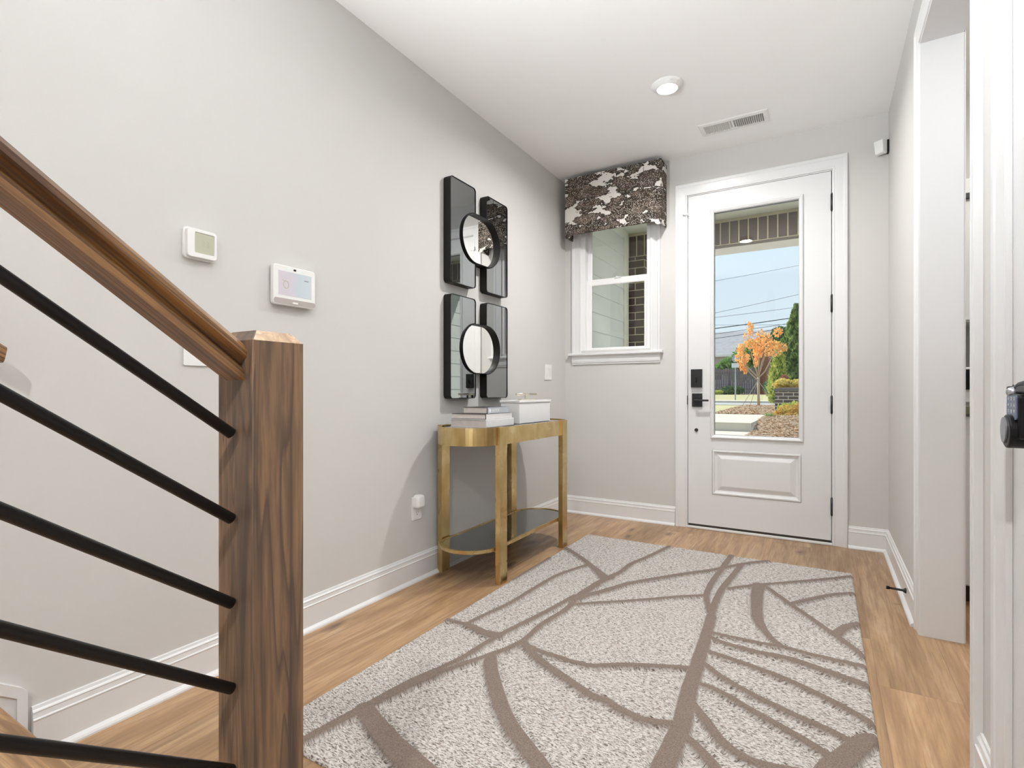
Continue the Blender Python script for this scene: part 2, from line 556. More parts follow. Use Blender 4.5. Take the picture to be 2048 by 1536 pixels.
def brick_mat(name, bw, rh, c1, c2, cm, offset=0.5, mortar=0.010, horiz='xy'):
    t = NT(name)
    p = t.pos()
    sp = t.n('SeparateXYZ'); t.link(p, sp.inputs[0])
    cb = t.n('CombineXYZ')
    t.link(t.math('ADD', sp.outputs[0], sp.outputs[1]), cb.inputs[0])
    t.link(sp.outputs[2], cb.inputs[1])
    b = t.n('TexBrick'); b.offset = offset; b.offset_frequency = 2
    b.inputs['Scale'].default_value = 1
    b.inputs['Brick Width'].default_value = bw
    b.inputs['Row Height'].default_value = rh
    b.inputs['Mortar Size'].default_value = mortar/2
    b.inputs['Mortar Smooth'].default_value = 0.1
    b.inputs['Color1'].default_value = c1+(1,); b.inputs['Color2'].default_value = c2+(1,); b.inputs['Mortar'].default_value = cm+(1,)
    nz = t.n('TexNoise'); nz.inputs['Scale'].default_value = 45; t.link(p, nz.inputs['Vector'])
    ns = t.n('VectorMath', operation='SCALE'); t.link(nz.outputs['Color'], ns.inputs[0]); ns.inputs['Scale'].default_value = 0.006
    va = t.n('VectorMath', operation='ADD'); t.link(cb.outputs[0], va.inputs[0]); t.link(ns.outputs[0], va.inputs[1])
    t.link(va.outputs[0], b.inputs['Vector'])
    col = t.mix(t.math('MULTIPLY', t.noise(p, 60, 4), 0.5), b.outputs['Color'], tuple(x*0.55 for x in c1))
    h = t.math('ADD', t.math('MULTIPLY', b.outputs['Fac'], -1.0), t.math('MULTIPLY', t.noise(p, 90, 3), 0.3))
    t.bsdf(col, 0.85, 0.0, 0.25, t.bump(h, 0.7, 0.006))
    return t.m
M['brick'] = brick_mat('dark_brick', 0.203, 0.0813, (0.085, 0.065, 0.052), (0.115, 0.088, 0.072), (0.66, 0.59, 0.42))
M['soldier'] = brick_mat('soldier_brick', 0.086, 0.40, (0.10, 0.070, 0.060), (0.125, 0.088, 0.075), (0.40, 0.36, 0.24), offset=0.0)
M['red_brick'] = brick_mat('red_brick', 0.203, 0.075, (0.36, 0.15, 0.09), (0.44, 0.20, 0.12), (0.45, 0.36, 0.30))
M['siding'] = plain('siding_paint', (0.70, 0.72, 0.70), 0.55, var=0.02, scale=4)
M['porch_white'] = plain('porch_paint', (0.80, 0.80, 0.72), 0.6, var=0.02, scale=4)
M['concrete'] = plain('concrete', (0.66, 0.60, 0.49), 0.85, spec=0.2, var=0.07, scale=9, bump=0.2, bscale=120)
M['asphalt'] = plain('asphalt', (0.48, 0.48, 0.47), 0.9, spec=0.2, var=0.1, scale=25, bump=0.2, bscale=80)
M['grass'] = plain('grass', (0.52, 0.48, 0.27), 0.95, spec=0.1, var=0.25, scale=9, bump=0.6, bscale=60)
M['mulch'] = plain('mulch', (0.44, 0.32, 0.22), 0.95, spec=0.1, var=0.5, scale=30, bump=0.9, bscale=45)
M['chip'] = plain('mulch_chip', (0.66, 0.49, 0.33), 0.95, spec=0.1, var=0.5, scale=14)
M['fence_wood'] = plain('fence_wood', (0.20, 0.165, 0.18), 0.85, var=0.25, scale=6)
M['bark'] = plain('bark', (0.50, 0.40, 0.29), 0.9, var=0.25, scale=40)
M['strap'] = plain('webbing', (0.40, 0.36, 0.30), 0.8)
M['shingle'] = plain('shingle', (0.44, 0.42, 0.41), 0.9, var=0.2, scale=3)
M['galv'] = plain('galvanised', (0.40, 0.43, 0.42), 0.5, 0.4)
M['cable'] = plain('cable_rubber', (0.10, 0.11, 0.12), 0.6)

def leaf_mat(name, c1, c2, trans=0.35):
    t = NT(name)
    p = t.pos()
    f = t.ramp(t.noise(p, 6, 4), [(0.35, 0.0), (0.65, 1.0)])
    c = t.mix(f, c1, c2)
    d = t.n('BsdfDiffuse'); t.link(c, d.inputs[0])
    tl = t.n('BsdfTranslucent'); t.link(c, tl.inputs[0])
    mx = t.n('MixShader'); mx.inputs[0].default_value = trans
    t.link(d.outputs[0], mx.inputs[1]); t.link(tl.outputs[0], mx.inputs[2]); t.link(mx.outputs[0], t.out.inputs[0])
    return t.m
M['maple_leaf'] = leaf_mat('maple_leaf', (0.93, 0.45, 0.17), (0.98, 0.70, 0.30), 0.5)
M['arb_leaf'] = leaf_mat('arborvitae_leaf', (0.12, 0.20, 0.07), (0.38, 0.48, 0.16), 0.3)
M['lime_leaf'] = leaf_mat('lime_leaf', (0.42, 0.50, 0.10), (0.62, 0.62, 0.18), 0.4)
M['green_leaf'] = leaf_mat('green_leaf', (0.16, 0.32, 0.10), (0.38, 0.55, 0.20), 0.3)
M['dark_leaf'] = leaf_mat('dark_shrub_leaf', (0.09, 0.17, 0.09), (0.20, 0.30, 0.14), 0.2)
M['yellow_leaf'] = leaf_mat('yellow_leaf', (0.62, 0.48, 0.10), (0.80, 0.70, 0.28), 0.4)
M['orange_leaf'] = leaf_mat('orange_leaf', (0.70, 0.36, 0.10), (0.62, 0.58, 0.20), 0.4)
M['red_leaf'] = leaf_mat('red_leaf', (0.34, 0.12, 0.09), (0.42, 0.20, 0.14), 0.3)

# ================================================================ STRUCTURE
def wall_cells(mb, us, vs, holes, mapfn, d0, d1):
    us = sorted(set(us)); vs = sorted(set(vs))
    for i in range(len(us)-1):
        for j in range(len(vs)-1):
            cu, cv = (us[i]+us[i+1])/2, (vs[j]+vs[j+1])/2
            if any(h[0] < cu < h[1] and h[2] < cv < h[3] for h in holes): continue
            a = mapfn(us[i], vs[j], d0); b = mapfn(us[i+1], vs[j+1], d1)
            mb.box(min(a[0], b[0]), min(a[1], b[1]), min(a[2], b[2]), max(a[0], b[0]), max(a[1], b[1]), max(a[2], b[2]))

def wall(name, us, vs, holes, mapfn, d0, d1, label):
    mb = MB()
    u_all = list(us) + [h[0] for h in holes] + [h[1] for h in holes]
    v_all = list(vs) + [h[2] for h in holes] + [h[3] for h in holes]
    wall_cells(mb, u_all, v_all, holes, mapfn, d0, d1)
    bmesh.ops.remove_doubles(mb.bm, verts=list(mb.bm.verts), dist=1e-5)
    # drop interior faces shared by two boxes
    seen = {}
    for f in list(mb.bm.faces):
        seen.setdefault(tuple(sorted(v.index for v in f.verts)), []).append(f)
    mb.bm.verts.index_update()
    seen = {}
    for f in mb.bm.faces:
        seen.setdefault(tuple(sorted(v.index for v in f.verts)), []).append(f)
    dead = [f for fs in seen.values() if len(fs) > 1 for f in fs]
    bmesh.ops.delete(mb.bm, geom=dead, context='FACES_ONLY')
    return struct(mb.build(name, M['wall']), label)

HT = 2.70
# floor, ceiling
struct(MB().box(-0.15, -D, -0.12, 6.0, 0.02, 0.0).build('floor', M['floor']), 'oak plank floor')
struct(MB().box(-0.15, -D-0.1, H, 6.1, 0.15, H+0.12).build('ceiling', M['ceiling']), 'smooth white ceiling')
wall('wall_left', (-D, 0.0), (0.0, H), [], LEFT, -0.15, 0.0, 'long pale greige wall')
wall('wall_front', (-0.15, 6.0), (-0.12, H), [(0.145, 0.718, 1.335, 2.45), (0.985, 1.918, -0.12, 2.452)], BACK, -0.15, 0.0, 'wall with the front door and window')
wall('wall_right', (-3.6, 0.0), (0.0, H), [(-2.185, -1.29, 0.0, 2.44), (-3.33, -2.495, 0.0, 2.445)], RIGHT, -0.127, 0.0, 'right wall with cased opening')
wall('wall_rear', (-0.15, 6.1), (0.0, H), [(2.0, 4.6, 0.35, 2.55)], lambda u, v, d: (u, -D-d, v), 0.0, 0.1, 'wall behind the camera')
wall('wall_east', (-D, 0.15), (0.0, H), [(-7.7, -4.7, 0.35, 2.55)], lambda u, v, d: (6.0+d, u, v), 0.0, 0.1, 'far wall of the adjoining rooms')
wall('wall_partition', (W+0.127, 6.0), (0.0, H), [], lambda u, v, d: (u, -3.6+d, v), 0.0, 0.12, 'wall between side room and rear room')

# baseboards (profile: height v, depth d)
BB = [(0.0, 0.0), (0.030, 0.0), (0.0295, 0.006), (0.026, 0.0115), (0.0185, 0.017), (0.0150, 0.0185), (0.0150, 0.100),
      (0.0165, 0.103), (0.0165, 0.1055), (0.0125, 0.108), (0.0110, 0.1215), (0.0125, 0.1245), (0.0115, 0.127), (0.0075, 0.131), (0.0055, 0.139), (0.0, 0.140)]
def baseboard(name, u0, u1, mapfn, label):
    mb = MB()
    rows = [[mb.bm.verts.new(mapfn(u, z, d)) for d, z in BB] for u in (u0, u1)]
    m = len(BB)
    for j in range(m):
        mb.bm.faces.new((rows[0][j], rows[0][(j+1) % m], rows[1][(j+1) % m], rows[1][j]))
    mb.bm.faces.new(rows[0]); mb.bm.faces.new(rows[1][::-1])
    return struct(mb.build(name, M['trim']), label)
baseboard('baseboard_left', -3.445, -0.001, LEFT, 'white baseboard along the left wall')
baseboard('baseboard_front', 0.001, 0.907, BACK, 'white baseboard left of the front door')
baseboard('baseboard_front_short', 1.996, W-0.001, BACK, 'white baseboard right of the front door')
baseboard('baseboard_right', -1.218, -0.001, RIGHT, 'white baseboard along the right wall')
baseboard('baseboard_right_near', -2.419, -2.241, RIGHT, 'short white baseboard between the two right openings')

# casings: profile across width w (0 = opening edge) and protrusion d
CAS = [(0.0, 0.0), (0.0, 0.011), (0.004, 0.0125), (0.011, 0.0125), (0.014, 0.0105), (0.018, 0.0115), (0.060, 0.0145), (0.063, 0.0175), (0.066, 0.0185), (0.080, 0.0190), (0.083, 0.0175), (0.085, 0.0)]
CASN = [(w*0.053/0.085, d*1.12) for w, d in CAS]
def door_trim(mb, u0, u1, top, mapfn, prof):
    pts = [(u0, 0.0), (u0, top), (u1, top), (u1, 0.0)]
    offs = [(-1, 0), (-1, 1), (1, 1), (1, 0)]
    mb.sweep(pts, offs, prof, mapfn)
t1 = MB(); door_trim(t1, 0.993, 1.9105, 2.448, BACK, CAS)
struct(t1.build('trim_1', M['trim']), 'white casing round the front door')
t2 = MB()
pts = [(-1.295, 0.0), (-1.295, 2.438), (-2.187, 2.438), (-2.187, 0.0)]
offs = [(1, 0), (1, 1), (-1, 1), (-1, 0)]
t2.sweep(pts, offs, [(w*0.9, d) for w, d in CAS[:]], RIGHT)
struct(t2.build('trim_2', M['trim']), 'white casing round the right opening')
# jamb lining of the side opening (sits just proud of the masonry)
jb = MB()
jb.box(W-0.006, -1.300, 0.0, W+0.133, -1.2895, 2.44)
jb.box(W-0.006, -2.1865, 0.0, W+0.133, -2.176, 2.44)
jb.box(W-0.006, -2.1865, 2.4285, W+0.133, -1.2895, 2.4405)
struct(jb.build('trim_3', M['trim']), 'white jamb lining of the right opening')
t4 = MB()
t4.sweep([(-2.505, 0.0), (-2.505, 2.442), (-3.322, 2.442), (-3.322, 0.0)], offs, CAS, RIGHT)
struct(t4.build('trim_4', M['trim']), 'white casing of the nearest right door')
# side room casing, hidden face of the opening
t5 = MB()
t5.sweep(pts, offs, [(w*0.9, d) for w, d in CAS], lambda u, v, d: (W+0.127+d, u, v))
struct(t5.build('trim_5', M['trim']), 'casing on the far face of the right opening')

# ---------------------------------------------------------------- front door
d1 = sempty('door_1', (1.45, 0.0, 0.0), 'white front door with a tall glass light')
X0, X1, Z0, Z1 = 0.999, 1.9035, 0.030, 2.4385
GX0, GX1, GZ0, GZ1 = 1.166, 1.733, 0.674, 2.306     # glass cut-out incl. moulding seat
leaf = MB()
for a in ((X0, GX0, Z0, Z1), (GX1, X1, Z0, Z1), (GX0, GX1, GZ1, Z1), (GX0, GX1, Z0, 0.257), (GX0, GX1, 0.582, GZ0)):
    leaf.box(a[0], 0.002, a[2], a[1], 0.045, a[3])
leaf.box(GX0, 0.016, 0.257, GX1, 0.045, 0.582)
bmesh.ops.remove_doubles(leaf.bm, verts=list(leaf.bm.verts), dist=1e-5)
leaf.build('door_leaf', M['door'], d1)
# raised panel
pn = MB()
def rect_loops(mb, loops, mapfn, fill=True):
    rows = []
    for u0, v0, u1, v1, d in loops:
        rows.append([mb.bm.verts.new(mapfn(u, v, d)) for u, v in ((u0, v0), (u1, v0), (u1, v1), (u0, v1))])
    for a, b in zip(rows, rows[1:]):
        for i in range(4):
            mb.bm.faces.new((a[i], a[(i+1) % 4], b[(i+1) % 4], b[i]))
    if fill: mb.bm.faces.new(rows[-1])
def inset(u0, v0, u1, v1, steps):
    return [(u0+k, v0+k, u1-k, v1-k, d) for k, d in steps]
rect_loops(pn, inset(GX0+0.001, 0.258, GX1-0.001, 0.581, [(0, -0.004), (0.004, 0.003), (0.012, 0.004), (0.020, -0.006), (0.030, -0.010), (0.036, -0.009), (0.062, 0.001), (0.066, 0.0015)]), BACK)
pn.build('raised_panel', M['door'], d1, recalc=False)
# glass moulding frame, both faces
gf = MB()
MOLD = [(0.0, 0.0), (0.0, 0.004), (0.006, 0.011), (0.012, 0.012), (0.018, 0.008), (0.022, 0.0065), (0.027, 0.0015), (0.029, -0.012), (0.0, -0.012)]
rp = [(GX0-0.013, GZ0-0.013), (GX1+0.013, GZ0-0.013), (GX1+0.013, GZ1+0.013), (GX0-0.013, GZ1+0.013)]
ro = [(1, 1), (-1, 1), (-1, -1), (1, -1)]
gf.sweep(rp, ro, MOLD, BACK, closed=True)
gf.sweep(rp, ro, MOLD, lambda u, v, d: (u, 0.047+d, v), closed=True)
gf.build('glass_frame', M['door'], d1)
MB().box(GX0+0.003, 0.020, GZ0+0.003, GX1-0.003, 0.024, GZ1-0.003).build('glass_pane', M['glass'], d1)
# hinges
for z in (2.233, 1.574, 0.915, 0.251):
    h = MB()
    h.cyl((1.9075, -0.0065, z-0.055), (0, 0, 1), 0.0075, 0.11, 12)
    h.cyl((1.9075, -0.0065, z+0.055), (0, 0, 1), 0.0055, 0.006, 12, r2=0.003)
    h.cyl((1.9075, -0.0065, z-0.061), (0, 0, 1), 0.003, 0.006, 12, r2=0.0055)
    h.box(1.9025, -0.001, z-0.052, 1.9125, 0.012, z+0.052)
    h.build('hinge', M['black'], d1)
db = MB()
db.box(1.022, -0.022, 1.032, 1.100, 0.003, 1.164, bev=0.003)
db.build('deadbolt_plate', M['black'], d1)
tp = MB()
tp.box(1.0560, -0.044, 1.072, 1.0640, -0.020, 1.106, bev=0.003)
tp.cyl((1.060, -0.021, 1.090), (0, -1, 0), 0.012, 0.006, 20)
tp.build('thumb_turn', M['black'], d1)
hr = MB()
hr.box(1.028, -0.012, 0.889, 1.100, 0.003, 0.988, bev=0.003)
hr.cyl((1.063, -0.010, 0.938), (0, -1, 0), 0.0125, 0.040, 20)
hr.box(1.052, -0.060, 0.930, 1.152, -0.046, 0.944, bev=0.003)
hr.build('door_handle', M['black'], d1)
MB().cyl((1.058, 0.004, 0.719), (0, -1, 0), 0.0125, 0.010, 24).build('access_button', M['black'], d1)
st = MB()
st.box(0.9935, -0.0006, 0.905, 0.9965, -0.0140, 0.972, bev=0.002)
st.build('strike_plate', M['black'], d1)
lt = MB()
lt.box(0.972, -0.030, 2.300, 0.986, -0.011, 2.336, bev=0.003)
lt.cyl((0.965, -0.026, 2.306), (1, 0, 0), 0.004, 0.050, 12)
lt.build('flip_latch', M['white_plastic'], d1)
sw = MB()
sw.box(X0+0.002, 0.004, 0.020, X1-0.002, 0.040, 0.030)
sw.box(X0+0.002, 0.008, 0.010, X1-0.002, 0.036, 0.020)
sw.build('door_sweep', M['dark_gap'], d1)
# jamb, stops, threshold
jm = MB()
jm.box(0.985, 0.0005, 0.0, 0.9955, 0.150, 2.452)
jm.box(1.9085, 0.0005, 0.0, 1.918, 0.150, 2.452)
jm.box(0.985, 0.0005, 2.4415, 1.918, 0.150, 2.452)
jm.box(0.9955, 0.050, 0.0, 1.010, 0.065, 2.4415)
jm.box(1.894, 0.050, 0.0, 1.9085, 0.065, 2.4415)
struct(jm.build('trim_6', M['trim']), 'white jamb of the front door')
th = MB()
th.box(0.9935, -0.022, 0.0005, 1.910, 0.0, 0.016, bev=0.003)
th.box(0.9955, 0.0, 0.0, 1.9085, 0.150, 0.010)
struct(th.build('trim_7', M['trim']), 'white threshold strip under the front door')

# ---------------------------------------------------------------- window
w1 = sempty('window_1', (0.43, 0.0, 1.9), 'white double hung window')
cs = MB()
cs.sweep([(0.145, 1.312), (0.145, 2.448), (0.718, 2.448), (0.718, 1.312)], [(-1, 0), (-1, 1), (1, 1), (1, 0)],
         [(w*0.078/0.085, d) for w, d in CAS], BACK)
cs.build('window_casing', M['trim'], w1)
sl = MB()
sl.prism([(0.0, 0.0), (0.036, 0.0), (0.040, 0.004), (0.040, 0.016), (0.036, 0.020), (0.0, 0.020)], lambda d, v, u: (u, -d, 1.293+v), 0.046, 0.818)
sl.box(0.146, 0.0, 1.293, 0.717, 0.10, 1.313)
sl.build('window_stool', M['trim'], w1)
ap = MB()
ap.prism([(0.0, 0.0), (0.008, 0.0), (0.010, 0.004), (0.010, 0.010), (0.015, 0.016), (0.017, 0.030), (0.018, 0.060), (0.028, 0.072), (0.0, 0.0725)],
         lambda d, v, u: (u, -d, 1.2205+v), 0.070, 0.796)
ap.build('window_apron', M['trim'], w1)
fr = MB()
for a in ((0.145, 0.190), (0.673+0.018, 0.718)):
    fr.box(a[0], 0.001, 1.313, a[1]-0.008 if a[0] < 0.5 else a[1], 0.130, 2.45)
fr.box(0.145, 0.001, 2.41, 0.718, 0.130, 2.45)
fr.box(0.145, 0.101, 1.313, 0.718, 0.140, 1.345)
fr.build('window_frame', M['vinyl'], w1)
def sash(name, x0, x1, z0, z1, y, rail_b, rail_t, st):
    s_ = MB()
    gx0, gx1, gz0, gz1 = x0+st, x1-st, z0+rail_b, z1-rail_t
    for b in ((x0, z0, gx0, z1), (gx1, z0, x1, z1), (gx0, z0, gx1, gz0), (gx0, gz1, gx1, z1)):
        s_.box(b[0], y, b[1], b[2], y+0.030, b[3])
    bmesh.ops.remove_doubles(s_.bm, verts=list(s_.bm.verts), dist=1e-5)
    # glazing bead
    s_.sweep([(gx0, gz0), (gx1, gz0), (gx1, gz1), (gx0, gz1)], [(1, 1), (-1, 1), (-1, -1), (1, -1)],
             [(-0.001, 0.0), (0.006, -0.004), (0.006, -0.010), (-0.001, -0.010)], lambda u, v, d: (u, y-d, v), closed=True)
    o = s_.build(name, M['vinyl'], w1)
    MB().box(gx0, y+0.012, gz0, gx1, y+0.016, gz1).build('glass_pane', M['glass'], o)
    return o
sash('lower_sash', 0.1835, 0.7095, 1.314, 1.905, 0.020, 0.036, 0.040, 0.040)
sash('upper_sash', 0.1835, 0.7095, 1.880, 2.410, 0.056, 0.034, 0.036, 0.030)
lk = MB()
lk.box(0.425, 0.012, 1.905, 0.475, 0.046, 1.913, bev=0.002)
lk.box(0.44, 0.006, 1.911, 0.452, 0.040, 1.919, bev=0.002)
lk.build('sash_lock', M['vinyl'], w1)

# ---------------------------------------------------------------- nearest right door (only its far edge is in view)
d2 = sempty('door_2', (W, -2.9, 0.0), 'white door on the right carrying a lock box')
dl = MB()
dl.box(W+0.001, -3.318, 0.012, W+0.036, -2.509, 2.438)
dl.build('door_leaf', M['door'], d2)
jm2 = MB()
jm2.box(W+0.0005, -2.507, 0.0, W+0.127, -2.496, 2.445)
jm2.box(W+0.0005, -3.330, 0.0, W+0.127, -3.320, 2.445)
jm2.box(W+0.0005, -3.330, 2.440, W+0.127, -2.496, 2.445)
struct(jm2.build('trim_8', M['trim']), 'jamb of the nearest right door')

# ================================================================ THINGS IN THE HALL
# ---- stair railing
SL = 0.735
rail = thing('stair_railing', 'stained oak newel post and sloping handrail with black metal rods, at left foreground', 'railing', (1.0915, -3.4925, 0.0))
px0, px1, py0, py1 = 1.047, 1.136, -3.537, -3.448
post = MB()
def sq(i, z): return [(px0+i, py0+i, z), (px1-i, py0+i, z), (px1-i, py1-i, z), (px0+i, py1-i, z)]
e = 0.0014
def oct_(z, i=0.0):
    a, b, c, d = px0+i, px1-i, py0+i, py1-i
    return [(a+e, c, z), (b-e, c, z), (b, c+e, z), (b, d-e, z), (b-e, d, z), (a+e, d, z), (a, d-e, z), (a, c+e, z)]
rows = [oct_(0.0), oct_(1.0785), oct_(1.0945, 0.014)]
vs_ = [[post.bm.verts.new(v) for v in r_] for r_ in rows]
for a, b, top in ((vs_[0], vs_[1], False), (vs_[1], vs_[2], True)):
    for i in range(8):
        f = post.bm.faces.new((a[i], a[(i+1) % 8], b[(i+1) % 8], b[i]))
        f.material_index = 1 if (top and i in (2, 6)) else 0
post.bm.faces.new(vs_[2]).material_index = 1
post.bm.faces.new(vs_[0][::-1])
post.build('newel_post', [M['oak_post'], M['oak_end']], rail)
prof = [(-0.020, 0.003), (0.0, 0.005), (0.020, 0.003), (0.027, -0.001), (0.0305, -0.008), (0.0305, -0.017), (0.027, -0.0200), (0.0185, -0.0225),
        (0.0140, -0.028), (0.0165, -0.034), (0.0225, -0.0375), (0.0245, -0.042), (0.0245, -0.0525)]
prof = prof + [(-x, z) for x, z in prof[::-1] if not (x == 0.0)][:-1] + []
prof = [p for i, p in enumerate(prof) if p not in prof[:i]]
hd = MB()
ra, rb = [], []
for y, rr_ in ((-3.537, ra), (-6.6, rb)):
    for x, z in prof:
        rr_.append(hd.bm.verts.new((1.0915+x, y, 1.071+SL*(-3.537-y)+z)))
for i in range(len(prof)):
    f = hd.bm.faces.new((ra[i], ra[(i+1) % len(prof)], rb[(i+1) % len(prof)], rb[i]))
hd.bm.faces.new(ra); hd.bm.faces.new(rb[::-1])
hd.build('handrail', M['oak_rail'], rail)
for z in (0.935, 0.8065, 0.679, 0.5505, 0.427, 0.30):
    y1_ = -6.6
    MB().tube([(1.0955, -3.545, z+SL*0.004), (1.0955, y1_, z+SL*(-3.537-y1_))], 0.0083, 20).build('rod', M['black'], rail)

# ---- staircase
stair = thing('staircase', 'stairs with oak treads and white risers rising beside the left wall', 'staircase', (0.55, -3.52, 0.0))
for n in range(10):
    yf = -3.512-0.2565*n
    zt = 0.183+0.1885*n
    tr = MB()
    tr.box(0.016, yf-0.285, zt-0.026, 1.045, yf, zt, bev=0.006)
    tr.build('tread', M['oak_tread'], stair)
    MB().box(0.016, yf-0.050, 0.0 if n == 0 else zt-0.1885, 1.035, yf-0.030, zt-0.0262).build('riser', M['trim'], stair)
stg = MB()
stg.prism([(-3.545, 0.0), (-3.545, 0.14), (-6.08, 2.0), (-6.08, 0.0)], lambda u, v, d: (d, u, v), 1.046, 1.066)
stg.build('outer_stringer', M['trim'], stair)
sk = MB()
sk.prism([(-3.457, 0.0), (-3.457, 0.193), (-3.469, 0.207), (-6.1, 2.135), (-6.1, 0.0)], LEFT, 0.0, 0.010)
band = 0.026
sk.prism([(-3.457, 0.0), (-3.457, 0.193), (-3.469, 0.207), (-6.1, 2.135), (-6.1, 2.095), (-3.479, 0.183), (-3.479, 0.0)], LEFT, 0.010, 0.0165)
struct(sk.build('trim_9', M['trim']), 'white stepped skirt board beside the stairs')

# ---- handrail on the left wall (only its lower end shows)
whr = thing('wall_handrail', 'lower end of a brown wooden handrail fixed to the left wall above the stairs', 'handrail', (0.07, -3.52, 1.09))
hb = MB()
o2 = rrect(-0.022, -0.020, 0.022, 0.020, 0.010, 4)
ya, yb = [], []
for y, rr_ in ((-3.522, ya), (-6.2, yb)):
    for x, z in o2:
        rr_.append(hb.bm.verts.new((0.07+x, y+(0.18*z if y > -4 else 0), 1.094+SL*(-3.522-y)+z)))
for i in range(len(o2)):
    hb.bm.faces.new((ya[i], ya[(i+1) % len(o2)], yb[(i+1) % len(o2)], yb[i]))
hb.bm.faces.new(ya); hb.bm.faces.new(yb[::-1])
hb.build('rail', M['oak_rail'], whr)
for y in (-3.95, -5.3):
    b_ = MB()
    zz = 1.074+SL*(-3.522-y)
    b_.tube([(0.07, y, zz), (0.07, y, zz-0.03), (0.05, y, zz-0.05), (0.004, y, zz-0.05)], 0.006, 10)
    b_.cyl((0.0005, y, zz-0.05), (1, 0, 0), 0.028, 0.006, 20)
    b_.build('bracket', M['black'], whr)

# ---- thermostat
ts = thing('thermostat', 'small square white thermostat with an olive screen on the left wall', 'thermostat', (0.0, -3.0, 1.508))
bp = MB(); bp.prism(rrect(-3.054, 1.454, -2.944, 1.560, 0.014), LEFT, 0.0005, 0.012); bp.build('back_plate', M['white_plastic'], ts, bevel=0.002)
bd = MB(); ring(bd, rrect(-3.048, 1.459, -2.948, 1.556, 0.012), rrect(-3.023, 1.4755, -2.957, 1.5445, 0.003), LEFT, 0.012, 0.026)
bd.prism(rrect(-3.030, 1.468, -2.950, 1.552, 0.006), LEFT, 0.012, 0.022)
bd.build('housing', M['white_plastic'], ts, bevel=0.002)
MB().box(0.0221, -3.0225, 1.476, 0.0236, -2.9575, 1.544).build('screen', M['lcd'], ts)
dg = MB()
for k, (yy, zz) in enumerate([(-3.001, 1.512), (-2.992, 1.512), (-2.981, 1.512), (-3.001, 1.500), (-2.992, 1.500), (-2.981, 1.500)]):
    for a, b, c, d in ((0, 0, .006, .001), (0, .008, .006, .009), (0, 0, .001, .009), (.005, 0, .006, .009)):
        if (k+int(a*1000)+int(b*1000)) % 3: dg.box(0.0236, yy+a, zz+b, 0.0238, yy+c, zz+d)
dg.build('screen_digits', M['lcd_ink'], ts)

# ---- alarm panel
def panel_screen():
    t = NT('panel_display')
    p = t.pos()
    sp = t.n('SeparateXYZ'); t.link(p, sp.inputs[0])
    f = t.math('ADD', t.math('MULTIPLY', t.math('ADD', sp.outputs[1], 2.708), 5.5), t.math('MULTIPLY', t.noise(p, 14, 2), 0.35))
    c = t.ramp(f, [(0.10, (0.80, 0.68, 0.74)), (0.50, (0.80, 0.70, 0.78)), (0.72, (0.62, 0.78, 0.84)), (1.0, (0.74, 0.86, 0.86))])
    e_ = t.n('Emission'); t.link(c, e_.inputs[0]); e_.inputs[1].default_value = 0.42
    g_ = t.n('BsdfPrincipled'); t.link(c, g_.inputs['Base Color']); g_.inputs['Roughness'].default_value = 0.15
    g_.inputs['Base Color'].default_value = (0.3, 0.3, 0.3, 1)
    ad = t.n('AddShader'); t.link(e_.outputs[0], ad.inputs[0])
    d_ = t.n('BsdfPrincipled'); d_.inputs['Base Color'].default_value = (0.25, 0.25, 0.26, 1); d_.inputs['Roughness'].default_value = 0.2
    t.link(d_.outputs[0], ad.inputs[1])
    t.link(ad.outputs[0], t.out.inputs[0])
    return t.m
al = thing('alarm_panel', 'white touchscreen alarm panel with a pastel display, on the wall right of the thermostat', 'alarm panel', (0.0, -2.63, 1.42))
hs = MB(); hs.prism(rrect(-2.729, 1.344, -2.534, 1.501, 0.012), LEFT, 0.008, 0.028); hs.build('housing', M['white_plastic'], al, bevel=0.003)
MB().box(0.0005, -2.715, 1.360, 0.0085, -2.55, 1.49).build('wall_bracket', M['grey_plastic'], al)
MB().box(0.0281, -2.707, 1.383, 0.0290, -2.554, 1.478).build('display', panel_screen(), al)
MB().prism(rrect(-2.727, 1.3485, -2.535, 1.370, 0.009), LEFT, 0.0281, 0.0292).build('speaker_strip', M['grey_plastic'], al)
MB().box(0.0292, -2.645, 1.352, 0.0310, -2.620, 1.360, bev=0.001).build('home_button', M['white_plastic'], al)
MB().box(0.0281, -2.639, 1.4855, 0.0292, -2.628, 1.4925).build('camera_window', M['black_gloss'], al)
ld = MB()
for y in (-2.665, -2.605):
    ld = MB(); ld.cyl((0.0278, y, 1.4885), (1, 0, 0), 0.0022, 0.001, 12); ld.build('status_light', M['led'], al)
ic = MB()
cpt = [(0.0291, -2.674+0.012*math.cos(a), 1.425+0.014*math.sin(a)) for a in [2*math.pi*k/24 for k in range(25)]]
ic.tube(cpt, 0.0010, 6)
ic.tube([(0.0291, -2.690, 1.443), (0.0291, -2.682, 1.439), (0.0291, -2.676, 1.442)], 0.0009, 6)
ic.build('display_icon', plain('icon_ink', (0.42, 0.36, 0.16), 0.4), al)
tx = MB()
for k in range(4): tx.box(0.0290, -2.588+0.005*k, 1.452, 0.0292, -2.5845+0.005*k, 1.456)
tx.build('display_text', plain('text_ink', (0.12, 0.12, 0.12), 0.4), al)

# ---- blank/switch plates and outlets
def screw(mb, x, y, z, r=0.003): mb.cyl((x, y, z), (1, 0, 0), r, 0.0008, 12)
wp = thing('wall_plate', 'plain white wall plate low on the left wall, half hidden under the sloping handrail', 'wall plate', (0.0, -2.99, 1.148))
a_ = MB(); a_.prism(rrect(-3.050, 1.090, -2.934, 1.206, 0.004), LEFT, 0.0005, 0.006); screw(a_, 0.006, -2.992, 1.196); screw(a_, 0.006, -2.992, 1.10)
a_.build('plate', M['white_plastic'], wp, bevel=0.0015)

